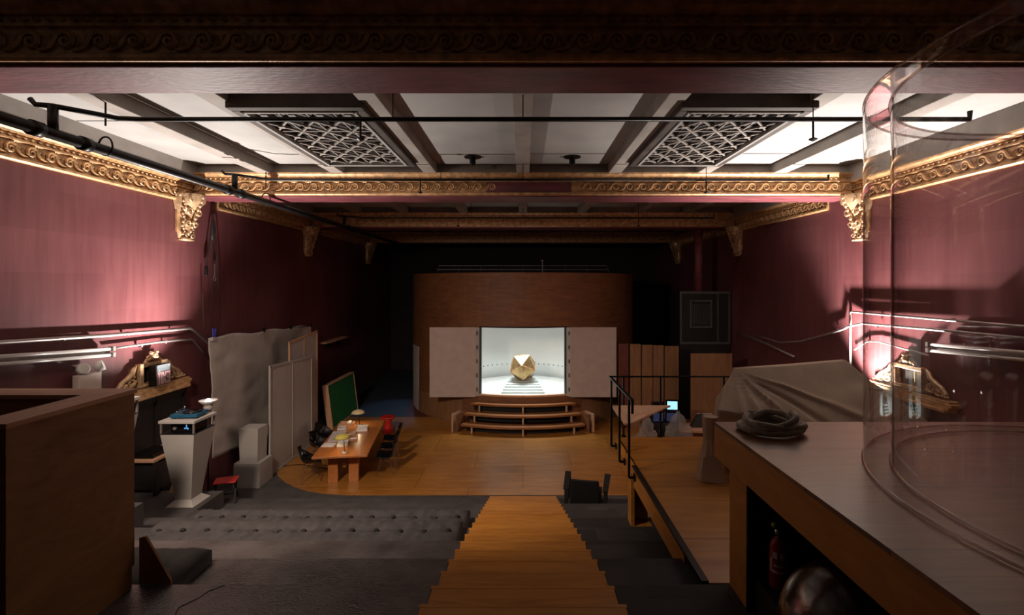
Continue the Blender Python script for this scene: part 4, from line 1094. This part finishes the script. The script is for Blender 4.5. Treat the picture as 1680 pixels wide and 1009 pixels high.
for k in range(6):
    w = MB(); r_ = .05 + .02 * k
    w.tube([(r_ * cos(a) + .02 * k, r_ * .5 * sin(a), .02 + .22 + .16 * sin(a + k) * 1.1) for a in [i * pi / 8 for i in range(16)]], .008, 5, True); w.build('cable', 'black' if k % 2 else 'steel', t)

# --- heaps behind the rail: desk, monitors under plastic
t = thing('curved_desk', 'low desk with pale rim and dark red front behind the handrail', 'desk', (4.78, 13.1, 0))
w = MB()
def arcfront(z0, z1, th):
    pts = [(-.65 + 1.3 * i / 12, -.30 - .10 * (sin(pi * i / 12))) for i in range(13)] + [(.65, .35), (-.65, .35)]
    return MB().prism(pts, z0, z1)
arcfront(.70, .75, 0).build('desk_top', 'bare_wood', t)
MB().prism([(-.6 + 1.2 * i / 12, -.26 - .08 * sin(pi * i / 12)) for i in range(13)] + [(.6, -.2), (-.6, -.2)], .12, .70).build('front_panel', 'brown_red', t)
for x in (-.55, .55): MB().box(x - .03, x + .03, .2, .28, 0, .70).build('leg', 'brown_red', t)
MB().box(.22, .24, -.37, -.35, .1, .72).build('cable', 'label_white', t)
tag(MB().hexa([(4.5, 13.0, .752), (4.85, 13.0, .752), (4.85, 13.2, .752), (4.5, 13.2, .752), (4.7, 13.1, 1.05), (4.85, 13.1, 1.08), (4.85, 13.22, 1.08), (4.7, 13.22, 1.05)]).build('black_wedge', 'dark'), 'black wedge-shaped case on the low desk behind the handrail', 'case')
tag(MB().cbox((0, 0, .14), (.4, .16, .28)).build('cardboard_box', 'door_white', bevel=.01), 'pale cardboard box on the low desk behind the handrail', 'box').location = (4.98, 13.34, .752)
t = thing('equipment_cart', 'dark equipment cart carrying old monitors behind the handrail', 'cart', (3.68, 12.9, 0))
MB().box(-.44, .44, -.3, .3, .60, .66).build('shelf', 'dark', t)
for x in (-.41, .41):
    for y in (-.26, .26): MB().box(x - .03, x + .03, y - .03, y + .03, 0, .6).build('leg', 'dark', t)
def monitor(lab, loc, rz, w_, h_, scr):
    t = thing('monitor', lab, 'monitor', loc, rz, 'old monitors behind the handrail')
    MB().hexa([(-w_ * .35, .3, .03), (w_ * .35, .3, .03), (w_ / 2, .0, .0), (-w_ / 2, .0, .0), (-w_ * .35, .3, h_ * .8), (w_ * .35, .3, h_ * .8), (w_ / 2, .0, h_), (-w_ / 2, 0, h_)]).build('case', 'black_plastic', t)
    MB().box(-w_ / 2, w_ / 2, -.03, 0, 0, h_).build('bezel', 'black_plastic', t, bevel=.008)
    MB().box(-w_ / 2 + .04, w_ / 2 - .04, -.035, -.03, .045, h_ - .04).build('screen', scr, t)
monitor('lit monitor with pale cyan screen topmost of the stack behind handrail', (3.93, 12.85, 1.24), R(-6), .34, .30, 'screen')
monitor('switched-off monitor beside the lit one behind the handrail', (3.58, 12.85, 1.24), R(4), .3, .24, 'black_plastic')
monitor('dim blue monitor under the lit one behind the handrail', (3.92, 12.85, .93), R(-10), .34, .30, 'screen_dim')
monitor('dim blue monitor left in the lower row behind the handrail', (3.55, 12.85, .93), R(5), .34, .30, 'screen_dim')
tag(MB().box(3.35, 4.15, 12.82, 13.15, 1.232, 1.239).build('shelf_board', 'dark'), 'thin dark board between the stacked monitors', 'board')
tag(MB().box(3.3, 4.08, 12.75, 13.17, .662, .928).build('equipment_case', 'dark', bevel=.01), 'dark flat equipment case under the stacked monitors', 'case')
def film(name, lab, c, sx, sy, h, seed, m='film'):
    def f(u, v):
        a = 2 * pi * u; k = max(.02, cos(v * pi / 2)) ** .55
        p = Vector((sx * k * cos(a), sy * k * sin(a), h * v))
        q = noise.noise((p.x * 4 + seed, p.y * 4, p.z * 4)) * .13 + noise.noise((p.x * 11, p.y * 11 + seed, p.z * 11)) * .06
        d = Vector((p.x, p.y, .2)).normalized()
        return p + d * q
    o = MB().grid(f, 60, 26, True).build(name, m, None, False); o.location = c
    return tag(o, lab, 'plastic sheet')
film('plastic_sheet', 'crumpled clear plastic sheet heaped left of the monitors behind handrail', (3.12, 12.25, .0), .34, .24, 1.22, 3)
film('plastic_sheet', 'clear plastic sheet hanging in front of the stacked monitors behind handrail', (3.92, 12.33, .0), .40, .16, 1.42, 11)
# tall leaning panels, cabinet and pipe at the right back
for i, (x0, x1, m) in enumerate(((3.05, 3.36, 'brown_red'), (3.42, 3.76, 'panel_wood'), (3.79, 4.12, 'panel_wood'), (4.15, 4.49, 'panel_wood'), (4.52, 4.96, 'panel_wood'))):
    lab = ['dark red upright panel beside the curved cabinet', 'tall wooden panel second from the curved cabinet', 'tall wooden panel in the middle of the upright row', 'tall wooden panel second from right of the upright row', 'wide tall wooden panel at right of the upright row'][i]
    tag(MB().box(x0, x1, 15.5 + .05 * (i % 2), 15.62 + .05 * (i % 2), .0, 2.68 - .02 * i).build('upright_panel', m, bevel=.01), lab, 'panel', 'upright wooden panels at right back')
tag(MB().box(4.98, 6.2, 14.45, 14.5, 0, 2.52).build('plywood_sheet', 'panel_wood'), 'broad plywood sheet standing below the black cabinet at right back', 'panel')
t = thing('heater_cabinet', 'tall black cabinet with a louvred grille at the right back', 'cabinet', (6.1, 16.5, 0))
MB().box(-.8, .9, 0, .9, 0, 4.33).build('body', 'dark', t, bevel=.01)
w = MB()
for a in ((-.8, .9, 4.25, 4.33), (-.8, -.74, 2.6, 4.25), (.84, .9, 2.6, 4.25), (.46, .5, 2.6, 4.25), (-.8, .9, 2.55, 2.62)): w.box(a[0], a[1], -.05, 0, a[2], a[3])
w.build('face_frame', 'dim_steel', t)
w = MB()
for a in ((-.47, .27, 3.98, 4.04), (-.47, .27, 3.10, 3.16), (-.47, -.42, 3.16, 3.98), (.22, .27, 3.16, 3.98)): w.box(a[0], a[1], -.08, 0, a[2], a[3])
w.build('grille_frame', 'dim_steel', t)
w = MB()
for k in range(10): w.box(-.38 + .062 * k, -.36 + .062 * k, -.06, 0, 3.2, 3.92)
w.build('louvres', 'dim_steel', t)
tag(MB().tube([(5.98, 16.62, 4.335), (5.98, 16.62, 6.43)], .14, 16).build('flue_pipe', 'maroon', None, True), 'maroon vertical flue pipe rising from the black cabinet', 'pipe')
# right wall pipework
XR = WX - .09
conduit('conduit_pipe', [(XR, 4.5, 4.0), (XR, 7.9, 4.0), (XR, 10.32, 4.0), (XR, 10.36, 3.97), (XR, 10.36, 2.4)], .022, 'pale square-cornered conduit framing the right wall above the pediment', sx=1)
conduit('conduit_pipe', [(XR, 14.6, 3.05), (XR, 13.2, 3.0), (XR, 12.2, 3.15), (XR, 11.2, 3.42), (XR, 10.55, 3.62), (XR - .06, 10.36, 3.68), (XR, 10.0, 3.78), (XR, 9.2, 3.80), (XR, 8.3, 3.82), (XR, 6.5, 3.84)], .025, 'bent pale conduit crossing the right wall above the canvas', sx=1, clips=[(XR, 9.6, 3.765), (XR, 10.8, 3.56)])
conduit('conduit_pipe', [(XR + .055, 16.0, 3.0), (XR + .055, 14.0, 2.86), (XR + .055, 12.6, 2.7)], .03, 'short pale conduit low on the right wall behind the canvas', sx=1)
conduit('conduit_pipe', [(XR + .03, 10.28, 3.2), (XR + .03, 9.9, 3.42), (XR + .03, 9.6, 3.46), (XR + .03, 8.9, 3.40), (XR + .03, 8.4, 3.36)], .016, 'thin pale cable above the right gilded pediment', sx=1)

# wooden armchair at right of the stair foot
t = thing('low_armchair', 'low black wooden armchair seen from behind at the stair foot', 'armchair', (1.22, 9.38, .284), R(-11))
w = MB().hexa([(-.30, -.24, .12), (.27, -.24, .12), (.27, -.19, .12), (-.30, -.19, .12), (-.27, -.34, .66), (.25, -.34, .66), (.25, -.29, .66), (-.27, -.29, .66)]); w.build('backrest', 'dark_wood', t, bevel=.03)
MB().box(-.29, .29, -.18, .36, .22, .29).build('seat', 'dark_wood', t, bevel=.02)
for s in (-1, 1):
    x = s * .365
    MB().hexa([(x - .05, -.30, .44), (x + .05, -.30, .44), (x + .06 + s * .03, .46, .47), (x - .06 + s * .03, .46, .47), (x - .05, -.30, .48), (x + .05, -.30, .48), (x + .06 + s * .03, .46, .51), (x - .06 + s * .03, .46, .51)]).build('armrest', 'dark_wood', t, bevel=.012)
    w = MB()
    for k in range(6): w.bar((x, -.22 + .12 * k, .14), (x + s * .01, -.2 + .12 * k, .45), .03, .05)
    w.bar((x, -.28, .14), (x, .42, .14), .035, .05)
    w.build('side_slats', 'dark_wood', t)
    for y in (-.25, .40): MB().box(x - .03, x + .03, y - .03, y + .03, 0, .45).build('leg', 'dark_wood', t)
tag(MB().cbox((0, 0, .03), (.36, .5, .06)).build('folded_mat', 'futon', bevel=.02), 'grey folded mat on the tier beside the black armchair', 'mat').location = (1.33, 8.45, .568)

# ------------------------------------------------------------------ lights
def spot(name, loc, target, power, size, blend, col, rad=.06):
    l = bpy.data.lights.new(name, 'SPOT'); l.energy = power; l.spot_size = R(size); l.spot_blend = blend; l.color = col; l.shadow_soft_size = rad
    o = bpy.data.objects.new(name, l); COL.objects.link(o); o.location = loc
    o.rotation_euler = (Vector(target) - Vector(loc)).to_track_quat('-Z', 'Y').to_euler(); return o
def area(name, loc, target, power, sx, sy, col):
    l = bpy.data.lights.new(name, 'AREA'); l.shape = 'RECTANGLE'; l.size = sx; l.size_y = sy; l.energy = power; l.color = col
    o = bpy.data.objects.new(name, l); COL.objects.link(o); o.location = loc
    o.rotation_euler = (Vector(target) - Vector(loc)).to_track_quat('-Z', 'Y').to_euler(); return o
def point(name, loc, power, col, rad=.05):
    l = bpy.data.lights.new(name, 'POINT'); l.energy = power; l.color = col; l.shadow_soft_size = rad
    o = bpy.data.objects.new(name, l); COL.objects.link(o); o.location = loc; return o
WARM = (1, .905, .83)
lx, ly, lz = LAMP_L
spot('uplight_left_beam', (lx, ly, lz + .06), (lx + .25, ly - 1.0, lz + 4), 1950, 122, 1.0, WARM, .05)
rx, ry, rz = LAMP_R
spot('uplight_right_beam', (rx, ry, rz + .06), (rx - .12, ry - .7, rz + 4), 4200, 112, 1.0, WARM, .05)
area('niche_light', (0, DC[1] - 3.45, 3.68), (0, DC[1] - 3.3, 1.0), 50, 1.6, .5, (.93, 1, .97)).data.spread = R(105)
# unseen fill lamp, added to brighten the stage beyond the two uplights
t = thing('added_fill_lamp', 'added off-screen fill lamp in front of the nearest crossbeam', 'fill light', (-4.65, 3.45, 6.15))
MB().lathe([(.06, .14), (.11, .10), (.12, -.1), (.13, -.13), (.12, -.13), (.10, .08)], n=18).build('can', 'black', t, True).rotation_euler = (R(55), 0, R(-20))
MB().tube([(0, 0, .12), (0, 0, .97)], .015, 6).build('hanger', 'black', t)
spot('added_stage_fill', (-4.5, 3.75, 5.95), (-2.0, 11.6, 0), 1300, 98, 1.0, (1, .80, .63), .35)
point('desk_glow_far', (onT(-.05, .98)[0], onT(-.05, .98)[1], TZ + .31), 2.5, (1, .75, .45), .04)
point('desk_glow_near', (onT(.01, -1.2)[0], onT(.01, -1.2)[1], TZ + .31), 2.5, (1, .75, .45), .04)
spot('backstage_blue', (-4.9, 21.5, 4.2), (-4.75, 17.8, 0), 60, 34, .6, (.4, .6, 1), .1)

w = bpy.data.worlds.new('world'); SC.world = w; w.use_nodes = True
w.node_tree.nodes['Background'].inputs['Color'].default_value = (.9, .85, .8, 1)
w.node_tree.nodes['Background'].inputs['Strength'].default_value = 0.002

# ------------------------------------------------------------------ camera
cd = bpy.data.cameras.new('camera'); cam = bpy.data.objects.new('camera', cd); COL.objects.link(cam)
cam.location = (0, 0, EYE); cam.rotation_euler = (pi / 2, 0, 0)
cd.sensor_width = 36; cd.sensor_fit = 'HORIZONTAL'; cd.lens = 800 / 1680 * 36
cd.shift_x = -18 / 1680; cd.shift_y = -39.5 / 1680; cd.clip_start = .05; cd.clip_end = 100
SC.camera = cam
SC.view_settings.view_transform = 'Standard'; SC.view_settings.look = 'None'
SC.view_settings.exposure = 0.3; SC.view_settings.gamma = 1; SC.view_settings.use_curve_mapping = False
